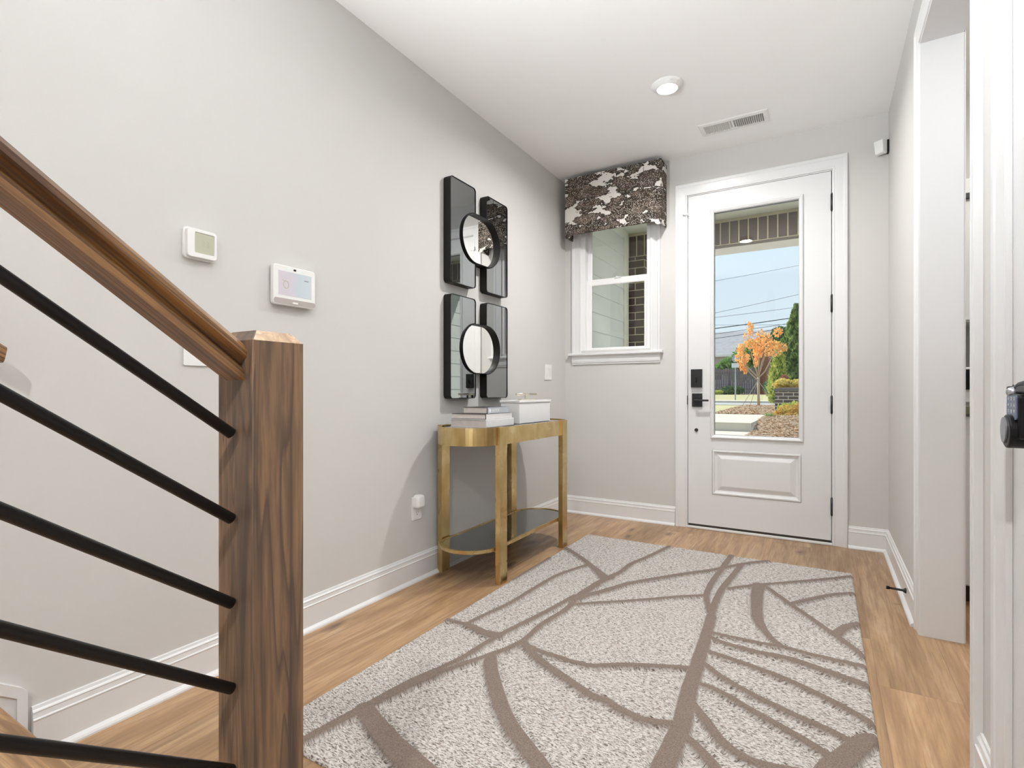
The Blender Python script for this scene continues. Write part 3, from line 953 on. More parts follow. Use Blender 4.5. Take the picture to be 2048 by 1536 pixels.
ls = thing('light_switch', 'white double rocker light switch on the left wall near the window', 'light switch', (0.0, -0.318, 1.152))
a_ = MB(); a_.prism(rrect(-0.377, 1.092, -0.260, 1.213, 0.004), LEFT, 0.0005, 0.006); a_.build('plate', M['white_plastic'], ls, bevel=0.0015)
for y in (-0.3415, -0.2955):
    q = MB()
    q.faces([(0.006, y-0.0165, 1.118), (0.006, y+0.0165, 1.118), (0.006, y+0.0165, 1.186), (0.006, y-0.0165, 1.186),
             (0.0065, y-0.0165, 1.118), (0.0065, y+0.0165, 1.118), (0.0115, y+0.0165, 1.186), (0.0115, y-0.0165, 1.186)],
            [(0, 1, 2, 3), (4, 5, 6, 7), (0, 1, 5, 4), (1, 2, 6, 5), (2, 3, 7, 6), (3, 0, 4, 7)])
    q.build('rocker', M['white_plastic_matte'], ls)

ou = thing('wall_outlet', 'white duplex outlet low on the left wall beside the console table', 'outlet', (0.0, -1.868, 0.383))
a_ = MB(); a_.prism(rrect(-1.906, 0.322, -1.830, 0.446, 0.004), LEFT, 0.0005, 0.006); a_.build('plate', M['white_plastic'], ou, bevel=0.0015)
for z in (0.3585, 0.4095):
    q = MB(); q.prism(rrect(-1.884, z-0.016, -1.852, z+0.016, 0.012), LEFT, 0.006, 0.0080); rc = q.build('receptacle', M['white_plastic'], ou)
    s_ = MB()
    s_.box(0.0079, -1.8755, z-0.001, 0.0082, -1.8735, z+0.008); s_.box(0.0079, -1.8625, z-0.001, 0.0082, -1.8605, z+0.007)
    s_.cyl((0.0079, -1.868, z-0.0085), (1, 0, 0), 0.0028, 0.0003, 12)
    s_.build('slots', M['black'], rc)
pg = thing('plug_in_device', 'rounded white plug-in device in the upper socket of the low outlet', 'plug-in device', (0.008, -1.868, 0.42))
q = MB()
ol = rrect(-1.900, 0.3845, -1.838, 0.4555, 0.018)
q.prism(ol, LEFT, 0.0082, 0.030, cap1=False)
n_ = len(ol)
rws = []
for k, (ins, dd) in enumerate([(0.0, 0.030), (0.0025, 0.036), (0.006, 0.0400), (0.012, 0.0425)]):
    rws.append([q.bm.verts.new(LEFT(-1.869+(u+1.869)*(1-ins/0.031), 0.42+(v-0.42)*(1-ins/0.0355), dd)) for u, v in ol])
for a, b in zip(rws, rws[1:]):
    for i in range(n_): q.bm.faces.new((a[i], a[(i+1) % n_], b[(i+1) % n_], b[i])).smooth = True
q.bm.faces.new(rws[-1])
bmesh.ops.remove_doubles(q.bm, verts=list(q.bm.verts), dist=1e-5)
q.build('body', M['white_plastic'], pg)

# ---- wall mirrors
def notch_outline(y0, y1, z0, z1, r, cy, cz, pr, side):
    """rounded rectangle in (y, z) with a half-round bite at the edge facing the gap; side = +1 bite on the y1 edge"""
    pts = []
    def corner(cu, cv, a0):
        for k in range(7):
            a = R(a0+90*k/6); pts.append((cu+r*math.cos(a), cv+r*math.sin(a)))
    e_ = y1 if side > 0 else y0
    dz = math.sqrt(max(0, pr*pr-(e_-cy)**2))
    if side > 0:
        corner(y1-r, z1-r, 0); corner(y0+r, z1-r, 90); corner(y0+r, z0+r, 180); corner(y1-r, z0+r, 270)
        a0 = math.atan2(-dz, e_-cy)
        a1 = math.atan2(dz, e_-cy)
        N = 28
        tot = (2*math.pi-(a1-a0))
        for k in range(N+1):
            a = a0 - tot*k/N
            pts.append((cy+pr*math.cos(a), cz+pr*math.sin(a)))
    else:
        corner(y0+r, z1-r, 90); 
        a0 = math.atan2(dz, e_-cy); a1 = math.atan2(-dz, e_-cy)
        N = 28
        tot = 2*math.pi-((a0-a1) % (2*math.pi))
        for k in range(N+1):
            a = a0 - ((a0-a1) % (2*math.pi))*k/N
            pts.append((cy+pr*math.cos(a), cz+pr*math.sin(a)))
        corner(y0+r, z0+r, 180); corner(y1-r, z0+r, 270); corner(y1-r, z1-r, 0)
    return pts
def inner_offset(ol, d):
    n = len(ol); out = []
    area = sum(ol[i][0]*ol[(i+1) % n][1]-ol[(i+1) % n][0]*ol[i][1] for i in range(n))
    s_ = 1 if area > 0 else -1
    for i in range(n):
        p, c, q_ = Vector(ol[i-1]), Vector(ol[i]), Vector(ol[(i+1) % n])
        e1 = (c-p); e2 = (q_-c)
        if e1.length < 1e-7: e1 = e2
        if e2.length < 1e-7: e2 = e1
        n1 = Vector((-e1.y, e1.x)).normalized()*s_; n2 = Vector((-e2.y, e2.x)).normalized()*s_
        b_ = (n1+n2)
        b_ = b_.normalized() if b_.length > 1e-6 else n1
        k = 1/max(0.5, b_.dot(n1))
        out.append(tuple(c+b_*d*k))
    return out
def wall_mirror(label, zc, zlo, zhi):
    mr = thing('wall_mirror', label, 'mirror', (0.0, -1.3255, zc), 'stacked geometric mirrors above the console table')
    cyl_, pr = 0.0565, 0.1500
    for side, (y0, y1) in ((1, (-1.636, -1.384)), (-1, (-1.268, -1.014))):
        cy = -1.3255 - side*cyl_
        ol = notch_outline(y0, y1, zlo, zhi, 0.022, cy, zc, pr+0.0005, side)
        inn = inner_offset(ol, 0.0035)
        f_ = MB()
        ring(f_, ol, inn, LEFT, 0.002, 0.052)
        fo = f_.build('panel_frame', M['frame_black'], mr)
        g_ = MB(); g_.prism(inn, LEFT, 0.030, 0.0485)
        g_.build('smoked_glass', M['smoke'], fo)
    out = stadium(0, -cyl_-pr, cyl_+pr, pr, 32)
    out = [(-1.3255+b, zc+a) for a, b in out]
    inn = inner_offset(out, 0.0035)
    f_ = MB(); ring(f_, out, inn, LEFT, 0.002, 0.060)
    ro_ = f_.build('round_frame', M['frame_black'], mr)
    g_ = MB(); g_.prism(inn, LEFT, 0.020, 0.0345)
    g_.build('mirror_glass', M['mirror'], ro_)
    return mr
wall_mirror('upper of the two black framed mirrors, smoked side panels with a round clear centre', 1.924, 1.622, 2.227)
wall_mirror('lower of the two black framed mirrors, just above the stacked books', 1.2595, 0.960, 1.558)

# ---- console table
ct = thing('console_table', 'brass console table with rounded ends and a smoked glass shelf against the left wall', 'console table', (0.225, -1.30, 0.0))
TX, TR, TY0, TY1 = 0.2265, 0.192, -1.853, -0.735
outl = stadium(TX, TY0, TY1, TR, 32)
XY = lambda z: (lambda u, v, d: (u, v, d))
ap_ = MB(); ring(ap_, outl, inner_offset(outl, 0.006), lambda u, v, d: (u, v, d), 0.722, 0.815); ap_.build('apron', M['brass'], ct)
for f in ct.children[0].data.polygons: f.use_smooth = False
tg = MB(); tg.prism(inner_offset(outl, 0.0062), lambda u, v, d: (u, v, d), 0.802, 0.810); tg.build('tabletop_glass', M['smoke_shelf'], ct)
for (x0, x1) in ((0.398, 0.4285), (0.0195, 0.050)):
    for (y0, y1) in ((-1.711, -1.640), (-0.958, -0.887)):
        l_ = MB(); l_.box(x0, y0, 0.0, x1, y1, 0.8165, bev=0.0015, seg=1); l_.build('leg', M['brass'], ct)
so = stadium(TX, TY0+0.004, TY1-0.004, 0.170, 32)
sr = MB(); ring(sr, so, inner_offset(so, 0.011), lambda u, v, d: (u, v, d), 0.172, 0.190); sr.build('shelf_frame', M['brass'], ct)
sg = MB(); sg.prism(inner_offset(so, 0.0112), lambda u, v, d: (u, v, d), 0.180, 0.186); sg.build('shelf_glass', M['smoke_shelf'], ct)
for y in (-1.675, -0.9225):
    c_ = MB(); c_.box(0.050, y-0.012, 0.160, 0.398, y+0.012, 0.1715); c_.build('cross_bar', M['brass'], ct)

# ---- books
def book(x1, y0, dx, dy, z0, th_, cover, label, rot=0.0, spine_mat=None, deco=None):
    b = thing('book', label, 'book', (x1-dx/2, y0+dy/2, z0), 'coffee table books on the console')
    pgs = MB(); pgs.box(x1-dx+0.004, y0+0.004, z0+0.0028, x1-0.004, y0+dy-0.004, z0+th_-0.0028); pgs.build('pages', M['paper'], b)
    cv = MB()
    cv.box(x1-dx, y0, z0, x1, y0+dy, z0+0.0025)
    cv.box(x1-dx, y0, z0+th_-0.0025, x1, y0+dy, z0+th_)
    cv.box(x1-0.003, y0, z0+0.0025, x1+0.001, y0+dy, z0+th_-0.0025)
    cv.build('cover', cover, b, bevel=0.0008)
    if spine_mat:
        MB().box(x1+0.0011, y0+0.002, z0+0.001, x1+0.0016, y0+dy-0.002, z0+th_-0.001).build('spine_label', spine_mat, b)
    return b
M['cover_white'] = plain('cover_white', (0.78, 0.78, 0.78), 0.4, var=0.04, scale=30)
M['cover_dark'] = plain('cover_dark', (0.06, 0.055, 0.06), 0.4)
M['cover_blue'] = plain('cover_blue_grey', (0.46, 0.50, 0.55), 0.4, var=0.08, scale=40)
M['spine_pale'] = plain('spine_pale', (0.68, 0.66, 0.66), 0.45, var=0.04, scale=30)
M['ink_white'] = plain('ink_white', (0.85, 0.85, 0.83), 0.5)
TZ = 0.8102
book(0.345, -1.716, 0.235, 0.285, TZ, 0.0425, M['cover_white'], 'thick white book at the bottom of the stack of three')
book(0.332, -1.700, 0.225, 0.268, TZ+0.0428, 0.0285, M['cover_dark'], 'dark covered book with a pale spine in the middle of the stack of three', spine_mat=M['spine_pale'])
b3 = book(0.322, -1.670, 0.160, 0.215, TZ+0.0716, 0.0345, M['cover_dark'], 'smallest book, grey blue spine with a white circle, on top of the stack', spine_mat=M['cover_blue'])
# spine lettering of the top book
lt_ = MB()
zc_ = TZ+0.0716+0.017
lt_.cyl((0.3232, -1.646, zc_), (1, 0, 0), 0.0095, 0.0006, 24)
lt_.build('spine_circle', M['ink_white'], b3)
def text_mesh(s_, size, mat, parent, loc, rot, name='lettering', extrude=0.0003):
    c_ = bpy.data.curves.new(name, 'FONT')
    c_.body = s_; c_.size = size; c_.extrude = extrude; c_.align_x = 'CENTER'; c_.align_y = 'CENTER'
    tmp = bpy.data.objects.new(name+'_tmp', c_)
    me = bpy.data.meshes.new_from_object(tmp)
    bpy.data.objects.remove(tmp)
    o = bpy.data.objects.new(name, me)
    COL.objects.link(o)
    me.materials.clear(); me.materials.append(mat)
    from mathutils import Euler
    me.transform(Matrix.Translation(Vector(loc)-Vector(ABS[parent.name])) @ Euler(rot).to_matrix().to_4x4())
    o.parent = parent
    ABS[o.name] = ABS[parent.name]
    return o
text_mesh('NOTOX', 0.021, M['ink_white'], b3, (0.3238, -1.590, zc_), (R(90), 0, R(90)), 'spine_lettering')

# ---- decorative box
bx = thing('lidded_box', 'white lidded box with a metal bar handle on the console table right of the books', 'box', (0.262, -1.13, TZ))
q = MB(); q.box(0.198, -1.335, TZ, 0.328, -0.935, 0.934, bev=0.003); q.build('body', M['box_white'], bx)
q = MB(); q.box(0.193, -1.342, 0.9345, 0.333, -0.928, 0.948, bev=0.002); ld_ = q.build('lid', M['box_white'], bx)
q = MB()
q.box(0.250, -1.222, 0.9482, 0.276, -1.042, 0.9560, bev=0.001)
q.box(0.257, -1.150, 0.9560, 0.269, -1.132, 0.9800, bev=0.001)
q.cyl((0.263, -1.262, 0.9835), (0, 1, 0), 0.0075, 0.25, 20)
q.build('bar_handle', M['champagne'], bx)

# ---- valance
vl = thing('window_valance', 'box valance in brown tree-print fabric above the small window', 'valance', (0.455, -0.08, 2.48))
q = MB()
vo = []
x0, x1, zt, zb, tab = 0.070, 0.842, 2.706, 2.252, 0.026
vo = [(x0, zt), (x0, zb-tab+0.012), (x0+0.012, zb-tab), (x0+0.030, zb-tab), (x0+0.044, zb-tab+0.010), (x0+0.052, zb)]
vo += [(x1-0.052, zb), (x1-0.044, zb-tab+0.010), (x1-0.030, zb-tab), (x1-0.012, zb-tab), (x1, zb-tab+0.012), (x1, zt)]
q.prism(vo, BACK, 0.138, 0.155)
q.box(x0, -0.138, zb-tab+0.012, x0+0.014, -0.0005, zt)
q.box(x1-0.014, -0.138, zb-tab+0.012, x1, -0.0005, zt)
q.box(x0, -0.138, zt-0.014, x1, -0.0005, zt)
q.build('fabric_cover', M['valance'], vl, bevel=0.004)

# ---- ceiling lights
def downlight(x, y, label, energy):
    c = thing('ceiling_light', label, 'ceiling light', (x, y, H))
    t_ = MB()
    prf = [(0.088, H-0.0005), (0.088, H-0.004), (0.082, H-0.010), (0.062, H-0.023), (0.056, H-0.024), (0.056, H-0.016), (0.0, H-0.016)]
    N = 48
    rows_ = [[t_.bm.verts.new((x+r_*math.cos(2*math.pi*k/N), y+r_*math.sin(2*math.pi*k/N), z_)) for k in range(N)] for r_, z_ in prf[:-1]]
    for a, b in zip(rows_, rows_[1:]):
        for i in range(N): t_.bm.faces.new((a[i], a[(i+1) % N], b[(i+1) % N], b[i])).smooth = False
    t_.bm.faces.new(rows_[-1]); t_.bm.faces.new(rows_[0][::-1])
    t_.build('trim_ring', M['white_plastic_matte'], c)
    l_ = MB(); l_.cyl((x, y, H-0.0235), (0, 0, 1), 0.0555, 0.004, 40); l_.build('lens', M['lens'], c)
    lo = lamp('downlight_beam', 'AREA', (0, 0, 0), (0, 0, 0), energy, (1.0, 0.985, 0.965), shape='DISK', size=0.13, spread=R(165))
    lo.parent = c
    lo.location = (0, 0, -0.028)
    return c
downlight(1.10, -1.00, 'round white ceiling light in front of the front door', 25.5)
downlight(1.10, -2.45, 'round white ceiling light over the middle of the rug', 3)
downlight(1.75, -4.9, 'added round ceiling light behind the camera, unseen fill for the hall', 36)  # extra lamp added out of view to light the hall walls

# ---- ceiling vent
cv = thing('ceiling_vent', 'white louvred air vent in the ceiling near the front door', 'air vent', (1.36, -0.355, H))
q = MB()
fx0, fx1, fy0, fy1 = 1.152, 1.566, -0.440, -0.268
q.sweep([(fx0+0.03, fy0+0.03), (fx1-0.03, fy0+0.03), (fx1-0.03, fy1-0.03), (fx0+0.03, fy1-0.03)], [(-1, -1), (1, -1), (1, 1), (-1, 1)],
        [(0.0, 0.0), (0.0, 0.008), (0.022, 0.006), (0.030, 0.002), (0.030, 0.0)], lambda u, v, d: (u, v, H-0.0003-d), closed=True)
q.box(1.350, fy0+0.03, H-0.007, 1.362, fy1-0.03, H-0.0005)
q.build('frame', M['white_plastic'], cv)
q = MB()
for k in range(30):
    xx = fx0+0.036+k*0.01165
    if abs(xx-1.356) < 0.010: continue
    tl = 0.009 if xx < 1.356 else -0.007
    q.faces([(xx-tl/2-0.0006, fy0+0.03, H-0.010), (xx-tl/2+0.0006, fy0+0.03, H-0.010), (xx+tl/2+0.0006, fy0+0.03, H-0.0006), (xx+tl/2-0.0006, fy0+0.03, H-0.0006),
             (xx-tl/2-0.0006, fy1-0.03, H-0.010), (xx-tl/2+0.0006, fy1-0.03, H-0.010), (xx+tl/2+0.0006, fy1-0.03, H-0.0006), (xx+tl/2-0.0006, fy1-0.03, H-0.0006)],
            [(0, 1, 2, 3), (4, 5, 6, 7), (0, 1, 5, 4), (1, 2, 6, 5), (2, 3, 7, 6), (3, 0, 4, 7)])
q.build('louvres', M['white_plastic'], cv)
MB().box(fx0+0.03, fy0+0.03, H-0.0007, fx1-0.03, fy1-0.03, H-0.0003).build('duct_shade_sheet', plain('duct_shadow', (0.42, 0.42, 0.41), 0.9), cv)  # grey sheet behind the louvres, the duct's shade put into its colour
q = MB(); q.tube([(fx1-0.022, -0.36, H-0.006), (fx1-0.018, -0.36, H-0.018), (fx1-0.010, -0.36, H-0.020)], 0.002, 8); q.build('damper_lever', M['white_plastic'], cv)

# ---- motion sensor
ms = thing('motion_sensor', 'small white wedge-shaped motion sensor high in the right corner', 'motion sensor', (2.17, -0.045, 2.51))
q = MB()
a45 = Vector((-0.55, -0.83, 0)).normalized(); s45 = Vector((0.83, -0.55, 0)).normalized()
cc = Vector((2.168, -0.046, 2.512))
def P_(s_, f_, z_): return cc + s45*s_ + a45*f_ + Vector((0, 0, z_))
vv_ = [P_(-0.030, -0.010, -0.045), P_(0.030, -0.010, -0.045), P_(0.030, -0.010, 0.045), P_(-0.030, -0.010, 0.045),
       P_(-0.024, 0.024, -0.042), P_(0.024, 0.024, -0.042), P_(0.027, 0.036, 0.034), P_(-0.027, 0.036, 0.034)]
q.faces(vv_, [(0, 1, 2, 3), (4, 5, 6, 7), (0, 1, 5, 4), (1, 2, 6, 5), (2, 3, 7, 6), (3, 0, 4, 7)])
q.build('housing', M['white_plastic'], ms, bevel=0.005)
q = MB(); q.faces([P_(-0.020, 0.0315, 0.002), P_(0.020, 0.0315, 0.002), P_(0.022, 0.0365, 0.026), P_(-0.022, 0.0365, 0.026)], [(0, 1, 2, 3)])
q.build('lens_window', M['white_plastic_matte'], ms)
q = MB(); q.box(2.198, -0.050, 2.475, 2.2085, -0.0135, 2.552); q.build('mount', M['frame_black'], ms)

# ---- door stop
dsx = thing('door_stop', 'black metal door stop screwed to the right baseboard', 'door stop', (2.155, -0.957, 0.07))
q = MB()
q.tube([(W-0.0155, -0.957, 0.070), (W-0.020, -0.957, 0.070), (W-0.028, -0.957, 0.070), (W-0.080, -0.957, 0.072)], [0.013, 0.012, 0.0055, 0.0048], 16)
q.build('rod', M['black'], dsx)
q = MB(); q.tube([(W-0.079, -0.957, 0.072), (W-0.092, -0.957, 0.0725)], [0.0075, 0.008], 16); q.build('rubber_tip', M['black_gloss'], dsx)

# ---- lock box on the nearest right door
lb = thing('lock_box', 'black realtor lock box with a keypad hanging from the nearest right door', 'lock box', (2.18, -2.66, 0.93))
LO = Vector((2.163, -2.709, 0.0))
ang = R(0)
ud = Vector((math.sin(ang), math.cos(ang), 0))          # across the face (away from camera)
nd_ = Vector((-math.cos(ang), math.sin(ang), 0))       # face normal towards the hall
def L_(u, v, d): 
    p = LO + ud*u + nd_*d + Vector((0, 0, v)); return (p.x, p.y, p.z)
q = MB()
q.prism(rrect(-0.036, 0.915, 0.036, 0.997, 0.010), L_, -0.030, 0.0, smooth=False)
cl = [(0.002+0.030*math.cos(a), 0.928+0.031*math.sin(a)) for a in [2*math.pi*k/32 for k in range(32)]]
q.prism(cl, L_, -0.036, 0.010)
q.build('body', M['black_gloss'], lb, bevel=0.003)
q = MB(); q.prism(rrect(-0.028, 0.950, 0.030, 0.994, 0.005), L_, 0.0002, 0.0022); kp = q.build('keypad', plain('keypad_blue', (0.13, 0.16, 0.24), 0.35), lb)
for i, ch in enumerate('1234567890'):
    r_, c2 = divmod(i, 3)
    cx_ = (0.018 - 0.017*c2) if i < 9 else 0.001
    p = L_(cx_, 0.988-0.0115*r_, 0.0024)
    text_mesh(ch, 0.0085, M['ink_white'], kp, p, (R(90), 0, R(-90)-ang), 'key_number', 0.0002)
q = MB(); q.prism([(0.008+0.017*math.cos(a), 0.930+0.024*math.sin(a)) for a in [2*math.pi*k/32 for k in range(32)]], L_, 0.0100, 0.0125)
q.build('key_cover', plain('lock_silver', (0.28, 0.29, 0.33), 0.35, 0.6), lb)
q = MB(); q.tube([L_(0.026, 0.992, -0.012), L_(0.027, 1.006, -0.012), L_(0.014, 1.013, -0.014), L_(-0.014, 1.016, -0.016), L_(-0.030, 1.014, -0.016), L_(-0.032, 0.992, -0.016)], 0.0065, 14)
q.build('shackle', M['black_gloss'], lb)
q = MB(); q.sphere(L_(0.028, 1.000, -0.006), 0.010, seg=20); q.build('shackle_boss', plain('boss_silver', (0.5, 0.5, 0.54), 0.25, 0.7), lb)
kb = MB()
kb.cyl((W+0.002, -2.640, 1.005), (-1, 0, 0), 0.032, 0.008, 28)
kb.cyl((W-0.006, -2.640, 1.005), (-1, 0, 0), 0.010, 0.024, 20)
kb.box(W-0.038, -2.79, 0.998, W-0.026, -2.630, 1.012, bev=0.003)
kb.build('door_handle', M['black'], d2)

# ---- things in the side room, seen through the gap of the right opening
kc = thing('base_cabinet', 'white base cabinet seen through the gap of the right opening', 'cabinet', (2.8, -0.45, 0.0))
q = MB(); q.box(W+0.129, -0.80, 0.09, 3.4, -0.003, 0.895); q.build('carcass', M['trim'], kc)
q = MB(); q.box(W+0.133, -0.822, 0.10, 2.86, -0.8002, 0.885, bev=0.002); q.box(2.866, -0.822, 0.10, 3.39, -0.8002, 0.885, bev=0.002); q.build('door', M['trim'], kc)
q = MB(); q.box(W+0.129, -0.74, 0.0, 3.4, -0.01, 0.09); q.build('plinth', M['dark_gap'], kc)
cwt = tag(MB().box(W+0.129, -0.845, 0.8955, 3.42, -0.002, 0.935, bev=0.003).build('countertop', plain('olive_stone', (0.16, 0.17, 0.12), 0.3)), 'dark olive countertop seen through the gap of the right opening', 'countertop')
mw = thing('microwave', 'black microwave standing on the dark countertop through the right opening', 'microwave', (2.6, -0.6, 0.936))
q = MB(); q.box(W+0.14, -0.80, 0.950, 2.84, -0.40, 1.115, bev=0.004); q.build('body', M['white_plastic'], mw)
q = MB(); q.box(W+0.15, -0.812, 1.01, 2.72, -0.8005, 1.105); q.build('door_window', M['black_gloss'], mw)
q = MB(); q.box(W+0.16, -0.78, 0.9358, 2.82, -0.42, 0.950); q.build('foot', M['white_plastic'], mw)
uc = thing('wall_cabinet', 'pale grey wall cabinet with black handle through the right opening', 'cabinet', (2.8, -0.2, 1.4))
q = MB(); q.box(W+0.129, -0.38, 1.37, 3.4, -0.003, 2.13); q.build('carcass', plain('grey_lacquer', (0.62, 0.62, 0.60), 0.4), uc)
q = MB(); q.box(W+0.135, -0.40, 1.38, 2.86, -0.3802, 2.12, bev=0.002); q.build('door', plain('grey_lacquer_door', (0.62, 0.62, 0.60), 0.4), uc)
q = MB(); q.box(2.42, -0.416, 2.015, 2.60, -0.4002, 2.045, bev=0.002); q.build('handle', M['black'], uc)

# ================================================================ RUG
RUG_LINES=[
 ( [(1.501,-2.671),(1.5,-2.604),(1.501,-2.522),(1.501,-2.406),(1.489,-2.299),(1.478,-2.188),(1.471,-2.048),(1.46,-1.887),(1.451,-1.749),(1.438,-1.576)],0.052,0.034 ),
 ( [(1.438,-1.576),(1.428,-1.46),(1.424,-1.233),(1.437,-1.041),(1.457,-0.800),(1.462,-0.765)],0.026,0.022 ),
 ( [(1.422,-1.526),(1.381,-1.378),(1.369,-1.29),(1.366,-1.097),(1.375,-0.871),(1.384,-0.61)],0.02,0.026 ),
 ( [(0.86,-1.699),(0.877,-1.631),(0.912,-1.573),(0.974,-1.437),(1.013,-1.361),(1.135,-1.193),(1.239,-1.058),(1.335,-0.941),(1.404,-0.838),(1.498,-0.707),(1.582,-0.616)],0.03,0.02 ),
 ( [(0.864,-1.773),(0.958,-1.691),(1.039,-1.626),(1.147,-1.535),(1.258,-1.432),(1.368,-1.346)],0.018,0.018 ),
 ( [(0.591,-3.07),(0.609,-2.953),(0.628,-2.845),(0.647,-2.737),(0.665,-2.648),(0.69,-2.568)],0.022,0.044 ),
 ( [(0.679,-2.562),(0.71,-2.432),(0.726,-2.261),(0.755,-2.093),(0.794,-1.899),(0.827,-1.672)],0.02,0.02 ),
 ( [(0.695,-2.583),(0.737,-2.47),(0.789,-2.357),(0.838,-2.21),(0.836,-2.027),(0.858,-1.85),(0.855,-1.735)],0.02,0.022 ),
 ( [(0.84,-1.721),(0.852,-1.572),(0.867,-1.434),(0.893,-1.336)],0.034,0.03 ),
 ( [(0.875,-1.361),(0.906,-1.241),(0.913,-1.08),(0.96,-0.888),(1.016,-0.617)],0.024,0.02 ),
 ( [(0.45,-0.973),(0.587,-1.083),(0.703,-1.188)],0.022,0.024 ),
 ( [(0.69,-1.18),(0.789,-1.28),(0.867,-1.365)],0.024,0.045 ),
 ( [(0.561,-2.171),(0.576,-2.068),(0.604,-1.906),(0.615,-1.688),(0.629,-1.479),(0.671,-1.32),(0.711,-1.207)],0.018,0.02 ),
 ( [(0.453,-2.199),(0.569,-2.194)],0.02,0.024 ),
 ( [(0.559,-2.191),(0.66,-2.218),(0.725,-2.216)],0.03,0.046 ),
 ( [(0.633,-2.837),(0.722,-2.877),(0.815,-2.913),(0.891,-2.937),(0.975,-2.964)],0.05,0.07 ),
 ( [(0.796,-2.368),(0.854,-2.452),(0.965,-2.58),(1.063,-2.674),(1.153,-2.736),(1.231,-2.789),(1.262,-2.814)],0.04,0.046 ),
 ( [(0.843,-2.207),(0.962,-2.296),(1.104,-2.364),(1.212,-2.412),(1.267,-2.415),(1.317,-2.436),(1.388,-2.45),(1.447,-2.437),(1.49,-2.419)],0.03,0.024 ),
 ( [(0.867,-2.224),(0.931,-2.238),(1.016,-2.244),(1.081,-2.246),(1.142,-2.239),(1.191,-2.207),(1.231,-2.18),(1.32,-2.133),(1.454,-2.073)],0.022,0.02 ),
 ( [(0.453,-1.639),(0.456,-1.523),(0.459,-1.398),(0.464,-1.217)],0.03,0.02 ),
 ( [(1.455,-1.19),(1.561,-1.076),(1.729,-0.923),(1.873,-0.789),(1.995,-0.668)],0.018,0.018 ),
 ( [(1.577,-1.066),(1.587,-1.256),(1.614,-1.491),(1.646,-1.599)],0.05,0.03 ),
 ( [(1.646,-1.599),(1.682,-1.677),(1.725,-1.729)],0.026,0.022 ),
 ( [(1.605,-1.063),(1.67,-1.16),(1.723,-1.246),(1.811,-1.374),(1.871,-1.466),(1.904,-1.513),(1.951,-1.588),(1.994,-1.664)],0.02,0.024 ),
 ( [(1.73,-1.249),(1.806,-1.142),(1.906,-1.013),(1.998,-0.942)],0.02,0.02 ),
 ( [(1.902,-1.507),(1.941,-1.407),(1.995,-1.33)],0.034,0.024 ),
 ( [(1.474,-1.744),(1.565,-1.744),(1.653,-1.742),(1.737,-1.73),(1.791,-1.741),(1.87,-1.744),(1.992,-1.745)],0.016,0.024 ),
 ( [(1.458,-1.781),(1.521,-1.812),(1.593,-1.823),(1.661,-1.826),(1.742,-1.82),(1.794,-1.829),(1.894,-1.859),(1.997,-1.89)],0.02,0.034 ),
 ( [(1.468,-1.912),(1.591,-1.937),(1.725,-1.972),(1.824,-2.017),(1.913,-2.068),(1.996,-2.13)],0.022,0.026 ),
 ( [(1.473,-2.0),(1.558,-2.077),(1.667,-2.142),(1.784,-2.192),(1.869,-2.222),(1.935,-2.253)],0.02,0.026 ),
 ( [(1.491,-2.158),(1.574,-2.178),(1.677,-2.237),(1.789,-2.295),(1.887,-2.357)],0.018,0.028 ),
 ( [(1.861,-2.471),(1.887,-2.389),(1.929,-2.299),(1.963,-2.224),(2.006,-2.195)],0.06,0.04 ),
 ( [(1.505,-2.29),(1.556,-2.355),(1.619,-2.437),(1.682,-2.475),(1.741,-2.476),(1.814,-2.459)],0.026,0.028 ),
 ( [(1.513,-2.459),(1.561,-2.495),(1.612,-2.545),(1.642,-2.588)],0.024,0.03 ),
]
